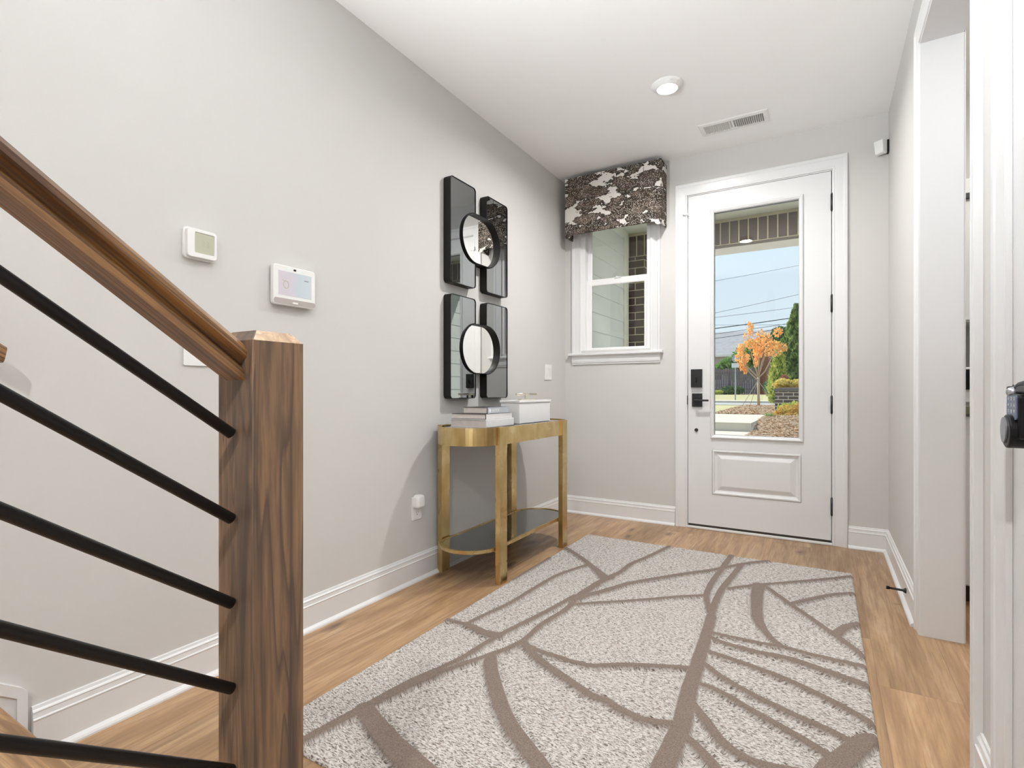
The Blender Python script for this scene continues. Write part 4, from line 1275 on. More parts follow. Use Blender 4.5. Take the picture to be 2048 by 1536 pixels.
def rug_mesh():
    x0, x1, y0, y1 = 0.449, 1.996, -3.062, -0.598
    st = 0.004
    nx, ny = int((x1-x0)/st)+1, int((y1-y0)/st)+1
    xs = np.linspace(x0, x1, nx); ys = np.linspace(y0, y1, ny)
    X, Y = np.meshgrid(xs, ys)
    sd = np.full(X.shape, 9.0)
    rng = np.random.default_rng(3)
    def nz(fr, seed):
        r = np.random.default_rng(seed)
        out = np.zeros(X.shape)
        for _ in range(10):
            a = r.uniform(0, 6.28); k = fr*r.uniform(0.6, 1.5)
            out += np.sin(X*math.cos(a)*k+Y*math.sin(a)*k+r.uniform(0, 6.28))
        return out/10
    wob = nz(70, 1)*0.006
    for pts, wa, wb in RUG_LINES:
        P = [Vector((a, b, 0)) for a, b in pts]
        E_ = [P[0]*2-P[1]] + P + [P[-1]*2-P[-2]]
        S = []
        for i in range(1, len(E_)-2):
            for k in range(4):
                t = k/4
                p0, p1, p2, p3 = E_[i-1:i+3]
                S.append(0.5*((2*p1)+(p2-p0)*t+(2*p0-5*p1+4*p2-p3)*t*t+(3*p1-p0-3*p2+p3)*t**3))
        S.append(P[-1])
        n = len(S)-1
        for i in range(n):
            a, b = S[i], S[i+1]
            dx, dy = b.x-a.x, b.y-a.y
            L2 = dx*dx+dy*dy+1e-12
            lo_x, hi_x = min(a.x, b.x)-0.08, max(a.x, b.x)+0.08
            lo_y, hi_y = min(a.y, b.y)-0.08, max(a.y, b.y)+0.08
            i0, i1 = np.searchsorted(xs, [lo_x, hi_x]); j0, j1 = np.searchsorted(ys, [lo_y, hi_y])
            if i0 >= i1 or j0 >= j1: continue
            XX, YY = X[j0:j1, i0:i1], Y[j0:j1, i0:i1]
            t = np.clip(((XX-a.x)*dx+(YY-a.y)*dy)/L2, 0, 1)
            d = np.hypot(XX-a.x-t*dx, YY-a.y-t*dy)
            w = (wa+(wb-wa)*(i+t)/n)/2*1.18+0.0015
            sd[j0:j1, i0:i1] = np.minimum(sd[j0:j1, i0:i1], d-w)
    sd = sd + wob*0.35
    line = np.clip(0.5-sd/0.006, 0, 1)
    ls_ = line*line*(3-2*line)
    groove = np.exp(-((sd-0.007)/0.005)**2)
    pile = rng.uniform(-1, 1, X.shape)
    Z = 0.0115 + 0.0014*pile*(1-ls_)*(1-0.8*groove) + 0.0007*pile*ls_ + ls_*0.0070 - groove*0.0085
    ed = np.minimum(np.minimum(X-x0, x1-X), np.minimum(Y-y0, y1-Y))
    Z *= np.sqrt(np.clip(ed/0.010, 0, 1))*0.75+0.25
    Z = np.maximum(Z, 0.002)
    jx = X + nz(60, 5)*0.0022*0+ rng.uniform(-1, 1, X.shape)*0.0008
    jy = Y + rng.uniform(-1, 1, X.shape)*0.0008
    V = np.stack([jx, jy, Z], -1).reshape(-1, 3)
    idx = np.arange(nx*ny).reshape(ny, nx)
    F = np.stack([idx[:-1, :-1], idx[:-1, 1:], idx[1:, 1:], idx[1:, :-1]], -1).reshape(-1, 4)
    # skirt down to the floor
    bi = np.concatenate([idx[0, :], idx[1:, -1], idx[-1, :-1][::-1], idx[1:-1, 0][::-1]])
    base = len(V)
    VB = V[bi].copy(); VB[:, 2] = 0.0004
    V = np.concatenate([V, VB])
    nb = len(bi); k = np.arange(nb); kn = (k+1) % nb
    FB = np.stack([bi[kn], bi[k], base+k, base+kn], -1)
    F = np.concatenate([F, FB])
    me = bpy.data.meshes.new('rug')
    me.vertices.add(len(V)); me.vertices.foreach_set('co', V.ravel())
    me.loops.add(F.size); me.loops.foreach_set('vertex_index', F.ravel().astype(np.int32))
    me.polygons.add(len(F)); me.polygons.foreach_set('loop_start', np.arange(0, F.size, 4, dtype=np.int32))
    me.polygons.foreach_set('use_smooth', np.ones(len(F), dtype=bool))
    at = me.attributes.new('pattern', 'FLOAT', 'POINT')
    vals = np.concatenate([ls_.ravel(), ls_.reshape(-1)[bi]])
    at.data.foreach_set('value', vals.astype(np.float32))
    me.update(calc_edges=True)
    me.validate()
    return me
def rug_mat():
    t = NT('wool_pile')
    p = t.pos()
    at = t.n('Attribute'); at.attribute_name = 'pattern'
    fl = t.noise(t.mapping(p, (70, 250, 1)), 1.0, 4, 0.70, 0.6)
    fl2 = t.noise(t.mapping(p, (14, 40, 1)), 1.0, 3, 0.6)
    base = t.ramp(fl, [(0.38, (0.10, 0.080, 0.066)), (0.47, (0.36, 0.325, 0.293)), (0.55, (0.62, 0.60, 0.57))])
    base = t.mix(t.ramp(fl2, [(0.45, 0.0), (0.75, 0.35)]), base, (0.44, 0.38, 0.335))
    ln = t.ramp(t.noise(p, 260, 3), [(0.3, (0.145, 0.108, 0.086)), (0.7, (0.26, 0.205, 0.172))])
    col = t.mix(at.outputs['Fac'], base, ln)
    t.bsdf(col, 0.95, 0.0, 0.05, t.bump(t.noise(p, 420, 3), 0.5, 0.002), Sheen_Weight=0.15)
    return t.m
rug = bpy.data.objects.new('rug', rug_mesh())
COL.objects.link(rug)
rug.data.materials.append(rug_mat())
tag(rug, 'cream flecked wool rug with raised brown vein lines on the plank floor', 'rug')

# ================================================================ OUTSIDE
rng = np.random.default_rng(11)
# porch
struct(MB().box(-0.15, 0.15, -0.25, 3.4, 2.25, -0.035).build('floor_porch', M['concrete']), 'concrete porch floor')
struct(MB().box(-0.15, 0.15, 2.7371, 3.4, 2.2, 2.857).build('ceiling_porch', M['porch_white']), 'painted porch ceiling')
def siding(name, x0, sgn, y0, y1, label):
    """lap siding boards; face towards sgn in x"""
    q = MB()
    z = -0.035; ex = 0.178
    while z < 2.735:
        zt = min(z+ex+0.004, 2.735)
        q.prism([(0.0, z), (0.013, z), (0.004, zt), (0.0, zt)], lambda d, v, u: (x0+sgn*d, u, v), y0, y1)
        z += ex
    return struct(q.build(name, M['siding']), label)
MBs = MB().box(-0.15, 0.15, -0.25, 0.0, 1.60, 2.735)
struct(MBs.build('wall_porch_left_core', M['siding']), 'porch side wall')
siding('wall_porch_left', 0.0, 1, 0.15, 1.47, 'white lap siding on the porch side wall')
struct(MB().box(-0.001, 1.46, -0.035, 0.022, 1.575, 2.735).box(-0.15, 1.575, -0.035, 0.022, 1.600, 2.735).build('trim_10', M['porch_white']), 'white corner board of the porch wall')
struct(MB().box(-0.001, 0.15, 2.65, 0.020, 1.46, 2.735).build('trim_11', M['porch_white']), 'white frieze board under the porch ceiling')
struct(MB().box(2.65, 0.15, -0.25, 2.80, 2.2, 2.735).build('wall_porch_right_core', M['siding']), 'other porch side wall')
siding('wall_porch_right', 2.65, -1, 0.15, 2.2, 'white lap siding on the other porch side')
pc = thing('porch_fill_lamp', 'round light added to the porch ceiling to brighten the porch', 'added light', (1.35, 0.95, 2.735))  # unseen lamp added to lighten the porch siding and bricks
q = MB(); q.cyl((1.35, 0.95, 2.722), (0, 0, 1), 0.085, 0.0145, 32); q.build('trim_ring', M['white_plastic_matte'], pc)
q = MB(); q.cyl((1.35, 0.95, 2.719), (0, 0, 1), 0.055, 0.004, 32); q.build('lens', M['lens'], pc)
lo_ = lamp('porch_fill_beam', 'AREA', (0, 0, 0), (0, 0, 0), 7, (1.0, 0.95, 0.86), shape='DISK', size=0.13); lo_.parent = pc; lo_.location = (0, 0, -0.02)
col_ = MB(); col_.box(-0.16, 1.640, -0.25, 0.186, 2.02, 2.475)
struct(col_.build('wall_porch_column', M['brick']), 'dark brick column at the porch corner')
hb_ = MB()
hb_.box(-0.16, 1.655, 2.475, 2.649, 1.99, 2.735)
struct(hb_.build('wall_porch_header', [M['brick']]), 'brick header core')
# soldier course: individual upright bricks set in mortar
sb = MB()
x = -0.157
while x < 2.57:
    w_ = 0.0725
    sb.box(x, 1.642, 2.487, x+w_, 1.660, 2.705, bev=0.002, seg=1)
    x += 0.0865
bs = sb.build('soldier_bricks', plain('soldier_face', (0.105, 0.078, 0.066), 0.8, var=0.25, scale=25, bump=0.5, bscale=90))
hd_o = bpy.data.objects['wall_porch_header']; bs.parent = hd_o
mo = MB().box(-0.16, 1.648, 2.478, 2.649, 1.656, 2.735).build('mortar_bed', plain('mortar', (0.60, 0.54, 0.40), 0.9, var=0.1, scale=80))
mo.parent = hd_o
st_ = MB().box(-0.16, 1.640, 2.466, 2.649, 1.70, 2.476).build('steel_lintel', plain('lintel', (0.10, 0.07, 0.05), 0.6)); st_.parent = hd_o
so_ = MB().box(0.19, 1.70, 2.462, 2.649, 1.99, 2.476).build('soffit_board', plain('soffit_paint', (0.70, 0.66, 0.60), 0.6)); so_.parent = hd_o

# ground: one rising sheet with a cut for steps
def ground(name, pts, mat, label, kind='structure', th_=0.3):
    """pts: corners (x, y, z) of a sheet, extruded down"""
    q = MB()
    a = [q.bm.verts.new(p) for p in pts]; b = [q.bm.verts.new((p[0], p[1], p[2]-th_)) for p in pts]
    n = len(pts)
    q.bm.faces.new(a); q.bm.faces.new(b[::-1])
    for i in range(n): q.bm.faces.new((a[i], a[(i+1) % n], b[(i+1) % n], b[i]))
    o = q.build(name, mat); o['label'] = label; o['kind'] = kind
    if kind == 'stuff': o['category'] = 'ground cover'
    return o
ground('walkway', [(-0.9, 2.25, -0.04), (0.86, 2.25, -0.04), (0.86, 4.4, 0.0), (-0.9, 4.4, 0.0)], M['concrete'], 'concrete walk from the porch')
stp = MB()
stp.box(-0.9, 4.4, -0.3, 0.83, 4.9, 0.150, bev=0.01)
stp.box(-0.9, 4.9, -0.3, 0.80, 5.95, 0.302, bev=0.01)
struct(stp.build('walkway_steps', M['concrete']), 'concrete steps up to the sidewalk')
ground('sidewalk', [(-14, 5.95, 0.453), (0.775, 5.95, 0.453), (0.775, 9.0, 0.458), (14, 9.0, 0.458), (14, 9.45, 0.460), (-14, 9.45, 0.460)], M['concrete'], 'sunlit concrete sidewalk')
def mound(name, x0, x1, y0, y1, zf, nchip, size, cx0, cx1, cy0, cy1, label, n=60, amp=0.02):
    """uneven bed with loose bark chips on it, one uncountable mass"""
    xs = np.linspace(x0, x1, n); ys = np.linspace(y0, y1, n)
    X, Y = np.meshgrid(xs, ys)
    Z = zf(X, Y) + rng.uniform(-amp, amp, X.shape)
    V = np.stack([X, Y, Z], -1).reshape(-1, 3)
    idx = np.arange(n*n).reshape(n, n)
    F = np.stack([idx[:-1, :-1], idx[:-1, 1:], idx[1:, 1:], idx[1:, :-1]], -1).reshape(-1, 4)
    m = nchip
    px_ = rng.uniform(cx0, cx1, m); py_ = rng.uniform(cy0, cy1, m)
    pz_ = zf(px_, py_)+0.012
    VC = np.zeros((m, 4, 3)); a = rng.uniform(0, math.pi, m); l_ = rng.uniform(0.5, 1.4, m)*size; w_ = size*0.22
    tz = rng.uniform(-0.6, 0.6, m)*size
    ca, sa = np.cos(a), np.sin(a)
    for k, (s1, s2) in enumerate(((-1, -1), (1, -1), (1, 1), (-1, 1))):
        VC[:, k, 0] = px_+ca*l_*s1-sa*w_*s2
        VC[:, k, 1] = py_+sa*l_*s1+ca*w_*s2
        VC[:, k, 2] = pz_+tz*s1*0.5+w_*s2*0.5
    nf = len(F)
    F = np.concatenate([F, np.arange(m*4).reshape(m, 4)+len(V)])
    o = raw_mesh(name, np.concatenate([V, VC.reshape(-1, 3)]), F, M['mulch'])
    o.data.materials.append(M['chip'])
    o.data.polygons.foreach_set('material_index', [0]*nf+[1]*m)
    return tag(o, label, 'mulch', kind='stuff')
bedz = lambda X, Y: 0.295+0.13*np.clip((X-0.80)/0.5, 0, 1)*np.clip((Y-5.0)/1.0, 0, 1)+0.165*np.clip((Y-5.8)/1.2, 0, 1)*(1-0.7*np.clip((X-0.80)/0.5, 0, 1))+0.06*np.clip((Y-7)/2.5, 0, 1)
mound('mulch_bed', 0.80, 4.0, 4.6, 9.0, bedz, 12000, 0.032, 0.80, 2.6, 4.9, 9.0, 'bed of bark mulch on the right of the steps')
isz = lambda X, Y: 0.462+0.085*np.clip((Y-9.45)/3.6, 0, 1)*np.clip((X+0.55-(Y-9.4)*(-0.05))/0.5, 0, 1)
mound('mulch_island', -0.55, 3.0, 9.46, 15.2, isz, 9000, 0.045, -0.5, 2.0, 9.5, 15.0, 'mulch island round the young orange tree')
ground('lawn_verge', [(-14, 9.45, 0.455), (-0.56, 9.45, 0.458), (-0.56, 15.2, 0.53), (-14, 15.2, 0.52)], M['grass'], 'strip of yellowish grass beside the mulch island', 'stuff')
ground('lawn_right', [(3.0, 9.45, 0.455), (14, 9.45, 0.455), (14, 15.2, 0.53), (3.0, 15.2, 0.53)], M['grass'], 'grass right of the mulch island', 'stuff')
ground('kerb_near', [(-30, 15.2, 0.55), (30, 15.2, 0.55), (30, 15.45, 0.55), (-30, 15.45, 0.55)], M['concrete'], 'near kerb')
ground('street', [(-40, 15.45, 0.46), (40, 15.45, 0.46), (40, 22.4, 0.47), (-40, 22.4, 0.47)], M['asphalt'], 'pale asphalt street')
ground('kerb_far', [(-40, 22.4, 0.56), (40, 22.4, 0.56), (40, 23.6, 0.58), (-40, 23.6, 0.58)], M['concrete'], 'far kerb and sidewalk')
ground('lawn_far', [(-40, 23.6, 0.575), (40, 23.6, 0.575), (40, 31.5, 0.80), (-40, 31.5, 0.80)], M['grass'], 'yellow-green grass bank across the street', 'stuff')
ground('planting_bed', [(-40, 31.5, 0.80), (40, 31.5, 0.80), (40, 60, 1.0), (-40, 60, 1.0)], M['mulch'], 'dark planting bed along the fence')
ground('yard', [(-40, 0.0, -0.3), (-0.16, 0.0, -0.3), (-0.9, 5.95, 0.0), (-14, 5.95, 0.0), (-40, 5.95, 0.0)], M['grass'], 'grass beside the house', 'stuff')

# foliage ------------------------------------------------------------------
def leaves(centers, radii, n, size, seed=1, droop=0.3):
    """leaf quads scattered in ellipsoid clumps -> verts, faces"""
    r = np.random.default_rng(seed)
    C_ = np.asarray(centers, float); Rr = np.asarray(radii, float)
    k = r.integers(0, len(C_), n)
    d = r.normal(size=(n, 3)); d /= np.linalg.norm(d, axis=1)[:, None]
    rad = r.uniform(0.35, 1.0, n)**0.6
    P = C_[k]+d*Rr[k]*rad[:, None]
    a = r.normal(size=(n, 3)); a[:, 2] -= droop; a /= np.linalg.norm(a, axis=1)[:, None]
    b = np.cross(a, r.normal(size=(n, 3))); b /= np.linalg.norm(b, axis=1)[:, None]
    s = (size*r.uniform(0.6, 1.3, n))[:, None]
    V = np.stack([P-a*s, P+b*s*0.45, P+a*s, P-b*s*0.45], 1).reshape(-1, 3)
    F = np.arange(n*4).reshape(n, 4)
    return V, F
def plant(name, label, cat, base, centers, radii, n, size, mat, seed, stems=None, group=None):
    t_ = thing(name, label, cat, base, group)
    V, F = leaves(centers, radii, n, size, seed)
    raw_mesh('foliage', V, F, mat, t_)
    q = MB()
    for s_ in (stems or [((base[0], base[1], base[2]-0.05), tuple(np.mean(centers, axis=0)))]):
        q.tube([s_[0], s_[1]], [0.03, 0.012], 8)
    q.build('stem', M['bark'], t_)
    return t_

# young orange tree; lateral axis follows the street side view of the crown
tb = (0.10, 14.0, 0.545)
mt = thing('young_tree', 'young staked tree with orange autumn leaves on the mulch island', 'tree', tb)
lx, ly = 0.86, 0.51
def T_(a, h, dpt=0.0): return (tb[0]+a*lx-dpt*ly, tb[1]+a*ly+dpt*lx, tb[2]+h)
q = MB(); q.tube([T_(0.013, -0.05), T_(0.0, 0.4), T_(-0.005, 0.90)], [0.042, 0.036, 0.034], 12); q.build('trunk', M['bark'], mt)
BR = [([(-0.007, 0.895), (-0.10, 1.015), (-0.247, 1.20), (-0.407, 1.375), (-0.487, 1.51)], 0.25), ([(-0.007, 0.80), (-0.167, 0.92), (-0.313, 1.03), (-0.487, 1.215), (-0.593, 1.40), (-0.593, 1.74)], -0.3),
      ([(-0.007, 0.895), (-0.073, 1.2), (-0.14, 1.47), (-0.247, 1.92), (-0.26, 2.47)], 0.1), ([(-0.007, 0.895), (0.06, 1.335), (0.113, 1.67), (0.047, 2.0), (0.02, 2.29)], 0.35),
      ([(0.013, 0.895), (0.18, 1.07), (0.327, 1.40), (0.42, 1.60), (0.66, 1.81), (0.78, 1.81)], -0.2), ([(0.007, 0.95), (0.127, 1.36), (0.313, 1.735), (0.447, 2.09), (0.567, 2.32)], 0.2),
      ([(0.0, 0.93), (0.233, 1.495), (0.38, 1.80), (0.553, 1.974), (0.70, 2.0)], 0.45)]
cen, rad = [], []
for pts_, dd in BR:
    q = MB(); m_ = len(pts_)
    P3 = [T_(a, h, dd*k/(m_-1)) for k, (a, h) in enumerate(pts_)]
    q.tube(P3, [0.022-0.016*k/(m_-1) for k in range(m_)], 8)
    for k in range(2, m_):
        p = Vector(P3[k])
        q.tube([p, p+Vector((rng.uniform(-.15, .15), rng.uniform(-.2, .2), 0.22))], [0.006, 0.003], 6)
    q.build('branch', M['bark'], mt)
def clump(a, h, rx, rz, dp=0.0):
    cen.append(T_(a, h, dp)); rad.append((rx, rx*1.2, rz))
for c in [(-0.59, 1.76, .085, .15), (-0.60, 1.50, .10, .17), (-0.42, 1.50, .09, .13), (-0.53, 1.25, .09, .14), (-0.27, 2.42, .08, .17), (-0.28, 2.10, .14, .20), (-0.20, 1.92, .14, .16),
          (0.04, 2.15, .13, .20), (0.02, 1.92, .16, .18), (0.22, 1.85, .20, .18), (0.38, 2.10, .14, .18), (0.53, 2.27, .10, .13), (0.33, 1.68, .20, .14), (0.55, 1.72, .18, .14),
          (0.72, 1.82, .12, .12), (0.60, 1.93, .14, .12), (0.03, 1.38, .06, .14), (-0.45, 1.10, .05, .08), (0.12, 1.62, .10, .12), (-0.02, 1.72, .10, .12)]:
    clump(*c, dp=rng.uniform(-0.2, 0.3))
rad = [(a*1.35, b*1.35, c*1.25) for a, b, c in rad]
V, F = leaves(cen, rad, 2300, 0.040, 5, droop=1.6)
raw_mesh('foliage', V, F, M['maple_leaf'], mt)
for e_ in (T_(-0.72, 0.02, -0.5), T_(0.35, 0.04, -0.4), T_(0.15, 0.0, 0.9)):
    MB().tube([T_(-0.01, 0.80), e_], 0.007, 8).build('guy_strap', M['strap'], mt)
    q = MB(); q.tube([e_, (e_[0], e_[1], e_[2]-0.2)], 0.014, 8); q.build('ground_stake', M['bark'], mt)

# brick planter and its plants
pl = thing('brick_planter', 'dark brick planter wall with a stone cap beside the walk', 'planter', (2.0, 10.3, 0.4))
q = MB(); q.prism([(0.86, 9.93), (2.98, 9.93), (2.98, 10.9), (0.86, 10.9)], lambda u, v, d: (u, v, d), 0.30, 1.00); q.build('brick_wall', brick_mat('planter_brick', 0.215, 0.0813, (0.125, 0.10, 0.09), (0.16, 0.13, 0.115), (0.78, 0.70, 0.58), mortar=0.018), pl)
q = MB(); q.box(0.84, 9.90, 1.0, 2.99, 10.93, 1.075, bev=0.008); q.build('cap', plain('cap_stone', (0.16, 0.14, 0.13), 0.7, var=0.1), pl)
q = MB(); q.box(0.95, 10.05, 1.0752, 2.9, 10.8, 1.10); q.build('soil', M['mulch'], pl)
plant('planter_shrub', 'yellow shrub spilling over the top of the dark brick planter', 'shrub', (1.25, 10.45, 1.10), [(0.95, 10.5, 1.17), (1.25, 10.5, 1.20), (1.65, 10.6, 1.18), (1.0, 10.4, 1.23)], [(0.20, 0.2, 0.10), (0.28, 0.2, 0.10), (0.35, 0.2, 0.08), (0.16, 0.2, 0.09)], 1500, 0.035, M['yellow_leaf'], 21)
plant('flowering_shrub', 'yellow and orange leafy shrub in front of the brick planter', 'shrub', (1.25, 8.4, 0.44), [(1.22, 8.45, 0.60), (1.05, 8.4, 0.50), (1.45, 8.5, 0.62), (1.3, 8.2, 0.46)], [(0.22, 0.25, 0.13), (0.13, 0.2, 0.12), (0.25, 0.25, 0.15), (0.20, 0.2, 0.12)], 1500, 0.032, M['orange_leaf'], 22)
plant('lime_shrub', 'lime green shrub standing behind the orange one at the planter foot', 'shrub', (1.35, 8.95, 0.46), [(1.12, 8.9, 0.62), (1.4, 8.9, 0.68), (1.7, 8.9, 0.66)], [(0.16, 0.2, 0.13), (0.24, 0.2, 0.12), (0.22, 0.2, 0.12)], 1100, 0.032, M['lime_leaf'], 23)
gt = thing('grass_tuft', 'small green grassy tuft at the corner of the mulch bed', 'plant', (0.90, 7.9, 0.42))
q = MB()
for k in range(46):
    a = rng.uniform(0, 6.28); l_ = rng.uniform(0.10, 0.20)
    p0 = Vector((0.90+rng.uniform(-.03, .03), 7.9+rng.uniform(-.03, .03), 0.42)); dx_, dy_ = math.cos(a), math.sin(a)
    s_ = Vector((-dy_, dx_, 0))*0.006
    p1_ = p0+Vector((dx_*l_*0.35, dy_*l_*0.35, l_*0.75)); p2_ = p0+Vector((dx_*l_*0.95, dy_*l_*0.95, l_*0.62))
    q.faces([p0-s_, p0+s_, p1_+s_, p1_-s_, p2_], [(0, 1, 2, 3), (3, 2, 4)])
q.build('blades', M['green_leaf'], gt, recalc=False)

# tall evergreens
def conifer(name, label, base, h, r, mat, seed, n=5000, size=0.07):
    t_ = thing(name, label, 'tree', base)
    rr = np.random.default_rng(seed)
    z = rr.uniform(0, 1, n)**1.15
    env = np.sin(np.clip((1-z)*1.05+0.03, 0, 1)*math.pi*0.5)*(0.55+0.45*np.minimum(1, (0.12+z)*4))
    a = rr.uniform(0, 2*math.pi, n)
    lob = 1+0.18*np.sin(a*5+z*18)+0.12*np.sin(a*9-z*31)
    rad_ = r*env*lob*rr.uniform(0.72, 1.0, n)
    P = np.stack([base[0]+rad_*np.cos(a), base[1]+rad_*np.sin(a), base[2]+0.05+z*h], -1)
    up = np.stack([np.cos(a)*0.5, np.sin(a)*0.5, np.ones(n)], -1)+rr.normal(size=(n, 3))*0.35
    up /= np.linalg.norm(up, axis=1)[:, None]
    sd_ = np.cross(up, rr.normal(size=(n, 3))); sd_ /= np.linalg.norm(sd_, axis=1)[:, None]
    s = (size*rr.uniform(0.6, 1.4, n))[:, None]
    V = np.stack([P-up*s, P+sd_*s*0.5, P+up*s, P-sd_*s*0.5], 1).reshape(-1, 3)
    raw_mesh('foliage', V, np.arange(n*4).reshape(n, 4), mat, t_)
    q = MB(); q.tube([(base[0], base[1], base[2]-0.1), (base[0], base[1], base[2]+h*0.8)], [0.10, 0.02], 8); q.build('trunk', M['bark'], t_)
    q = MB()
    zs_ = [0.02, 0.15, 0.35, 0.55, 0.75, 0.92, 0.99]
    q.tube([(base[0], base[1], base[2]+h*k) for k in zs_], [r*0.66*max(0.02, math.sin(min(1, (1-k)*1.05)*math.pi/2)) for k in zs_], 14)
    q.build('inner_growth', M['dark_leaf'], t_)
    return t_
conifer('arborvitae', 'tall narrow dark green evergreen, the tallest tree beyond the planter', (0.78, 23.2, 0.6), 4.3, 0.85, M['arb_leaf'], 31, 9000, 0.09)
conifer('arborvitae', 'shorter lime green evergreen at the left foot of the tallest one', (0.22, 20.6, 0.5), 2.5, 0.42, M['lime_leaf'], 32, 2600, 0.06).location
plant('red_shrub', 'reddish shrub low between the two evergreens and the planter', 'shrub', (0.62, 18.5, 0.5), [(0.55, 18.5, 1.45), (0.60, 18.5, 1.2), (0.60, 18.5, 0.95)], [(0.18, 0.2, 0.20), (0.2, 0.2, 0.25), (0.2, 0.2, 0.2)], 700, 0.05, M['red_leaf'], 33)
plant('broad_green_tree', 'broad green bushy tree behind the fence left of the orange tree', 'tree', (-3.2, 36.5, 0.9), [(-3.0, 36.5, 3.4), (-2.4, 36.5, 3.9), (-3.9, 36.3, 2.9), (-4.6, 36.2, 2.6), (-2.2, 36.6, 2.8), (-3.3, 36.6, 2.4)], [(0.9, 0.8, 0.8), (0.8, 0.8, 0.75), (0.8, 0.7, 0.6), (0.6, 0.6, 0.4), (0.9, 0.8, 0.9), (1.2, .8, .8)], 5200, 0.13, M['green_leaf'], 34)
plant('background_tree', 'rounded green tree between the brick wall and the tallest evergreen', 'tree', (-0.35, 33.0, 0.9), [(-0.55, 33, 4.4), (-0.35, 33, 3.4), (-0.1, 33, 2.4)], [(0.55, 0.6, 0.7), (0.7, 0.6, 0.9), (0.7, 0.6, 1.2)], 3200, 0.12, M['dark_leaf'], 35)
plant('fence_shrub', 'low dark green shrub at the foot of the dark wooden fence', 'shrub', (-3.2, 31.9, 0.8), [(-3.4, 31.9, 1.05), (-2.9, 31.9, 1.1)], [(0.6, 0.4, 0.3), (0.5, 0.4, 0.28)], 900, 0.08, M['dark_leaf'], 36)
plant('round_shrub', 'round dark green shrub before the red brick wall', 'shrub', (-0.85, 31.0, 0.78), [(-0.85, 31.0, 1.25), (-0.5, 31.0, 1.1)], [(0.5, 0.4, 0.45), (0.5, 0.4, 0.4)], 1300, 0.08, M['dark_leaf'], 37)
plant('yellow_low_shrub', 'low yellowish plants at the far left foot of the wooden fence', 'shrub', (-4.3, 31.6, 0.8), [(-4.35, 31.6, 0.95), (-3.95, 31.6, 0.95)], [(0.4, 0.3, 0.15), (0.3, 0.3, 0.13)], 350, 0.07, M['lime_leaf'], 38)

# fence across the street
fc = thing('wooden_fence', 'dark brown wooden picket fence across the street', 'fence', (-4.0, 32.6, 0.8))
q = MB()
for k in range(100):
    xk = -10.0+k*0.1385
    if xk > -1.75: break
    yk = 32.3+(xk+10)*0.12
    q.box(xk, yk, 0.82, xk+0.117, yk+0.02, 2.50+0.05*math.sin(k*1.7), bev=0.0)
q.build('pickets', M['fence_wood'], fc)
q = MB()
for z in (1.1, 2.2): q.prism([(-10, 32.33), (-1.75, 33.32), (-1.75, 33.37), (-10, 32.38)], lambda u, v, d: (u, v, d), z, z+0.09)
q.build('fence_rail', M['fence_wood'], fc)
for xk in (-8.4, -6.0, -3.6, -1.85):
    yk = 32.40+(xk+10)*0.12
    MB().box(xk, yk, 0.75, xk+0.1, yk+0.1, 2.45).build('post', M['fence_wood'], fc)
# red brick wall / gate pier
rb_ = thing('brick_wall_pier', 'red brick wall end standing right of the dark fence', 'brick wall', (-1.2, 34.5, 0.8))
q = MB(); q.box(-1.72, 33.6, 0.7, -0.75, 34.4, 4.6); q.build('wall', M['red_brick'], rb_)
q = MB(); q.box(-1.80, 33.52, 4.6, -0.67, 34.48, 4.72, bev=0.02); q.build('cap', M['concrete'], rb_)

# street sign
sg_ = thing('street_sign', 'small street sign on a galvanised post across the street', 'street sign', (-1.90, 23.9, 0.58))
q = MB(); q.box(-1.93, 23.88, 0.4, -1.87, 23.92, 2.30); q.build('post', M['galv'], sg_)
q = MB(); q.prism([(0.19*math.cos(a), 0.19*math.sin(a)) for a in [2*math.pi*k/8+math.pi/8 for k in range(8)]], lambda u, v, d: (-1.90+u*0.86, 23.86-d, 2.62+v), 0.0, 0.008); q.build('sign_plate', plain('sign_grey', (0.36, 0.38, 0.46), 0.5), sg_)
q = MB(); q.prism([(-0.07, -0.05), (0.07, -0.05), (0.0, 0.09)], lambda u, v, d: (-1.90+u, 23.848-d, 2.62+v), 0.0, 0.004); q.build('sign_mark', plain('sign_mark', (0.75, 0.78, 0.80), 0.5), sg_)
q = MB(); q.box(-2.07, 23.852, 2.17, -1.73, 23.86, 2.40); q.build('lower_plate', plain('sign_white', (0.70, 0.72, 0.70), 0.5), sg_)

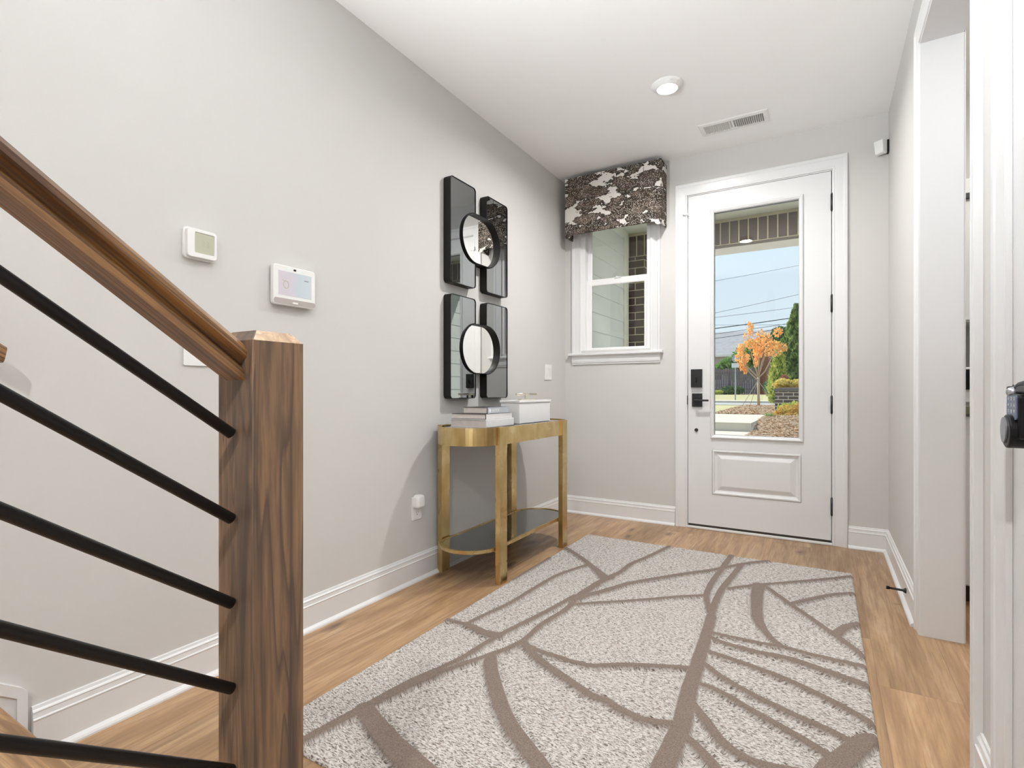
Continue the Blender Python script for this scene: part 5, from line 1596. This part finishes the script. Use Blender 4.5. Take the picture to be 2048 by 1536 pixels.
# house across the street
hs_ = thing('house', 'house with a broad grey shingle roof beyond the fence', 'house', (-4.0, 46.0, 1.0))
q = MB(); q.box(-12.0, 43.6, 0.9, 3.0, 52.0, 4.05); q.build('wall', plain('house_wall', (0.55, 0.55, 0.52), 0.8), hs_)
q = MB(); q.faces([(-12.6, 43.0, 3.95), (3.6, 43.0, 3.95), (3.6, 43.0, 4.08), (-12.6, 43.0, 4.08), (-7.5, 46.6, 6.35), (2.6, 46.6, 6.35), (-12.6, 52.6, 3.95), (3.6, 52.6, 3.95)],
                  [(0, 1, 2, 3), (3, 2, 5, 4), (4, 5, 7, 6), (0, 3, 4, 6), (1, 7, 5, 2), (0, 6, 7, 1)]); q.build('roof', M['shingle'], hs_)
q = MB(); q.box(-12.6, 42.88, 3.92, 3.6, 43.0, 4.10); q.build('gutter', M['porch_white'], hs_)
q = MB(); q.box(-6.9, 43.56, 2.0, -5.7, 43.6, 3.3); q.build('window', M['black_gloss'], hs_)

# power lines: long sagging cables between poles outside the picture
def cable(p, q_, r_, label):
    a, b = Vector(p), Vector(q_)
    d_ = b-a
    pts_ = []
    for k in range(25):
        t_ = -5+k*(11/24.0)
        c_ = a+d_*t_
        c_.z += 0.012*((t_-0.5)**2-0.25)*d_.length
        pts_.append(c_)
    o = MB().tube(pts_, r_, 6).build('power_line', M['cable'])
    return tag(o, label, 'power line', 'overhead power lines across the street')
cable((-2.776, 23.47, 6.46), (0.75, 26.16, 7.35), 0.008, 'highest overhead cable, alone in the sky')
cable((-2.776, 23.47, 4.88), (0.75, 26.16, 5.89), 0.009, 'second highest overhead cable, the steepest one')
cable((-2.776, 23.47, 4.655), (0.75, 26.16, 5.26), 0.009, 'third overhead cable from the top, just under the steepest')
cable((-2.776, 23.47, 4.112), (0.60, 26.07, 4.73), 0.022, 'thick overhead cable just above the top of the orange tree')
cable((-2.776, 23.47, 3.84), (0.75, 26.16, 4.50), 0.012, 'overhead cable crossing behind the top leaves of the orange tree')
cable((-2.776, 23.47, 3.618), (0.75, 26.16, 4.30), 0.014, 'lowest overhead cable, crossing in front of the grey roof')
cable((-2.776, 23.47, 4.285), (0.65, 26.1, 4.38), 0.007, 'thin, nearly level overhead cable above the thick one')
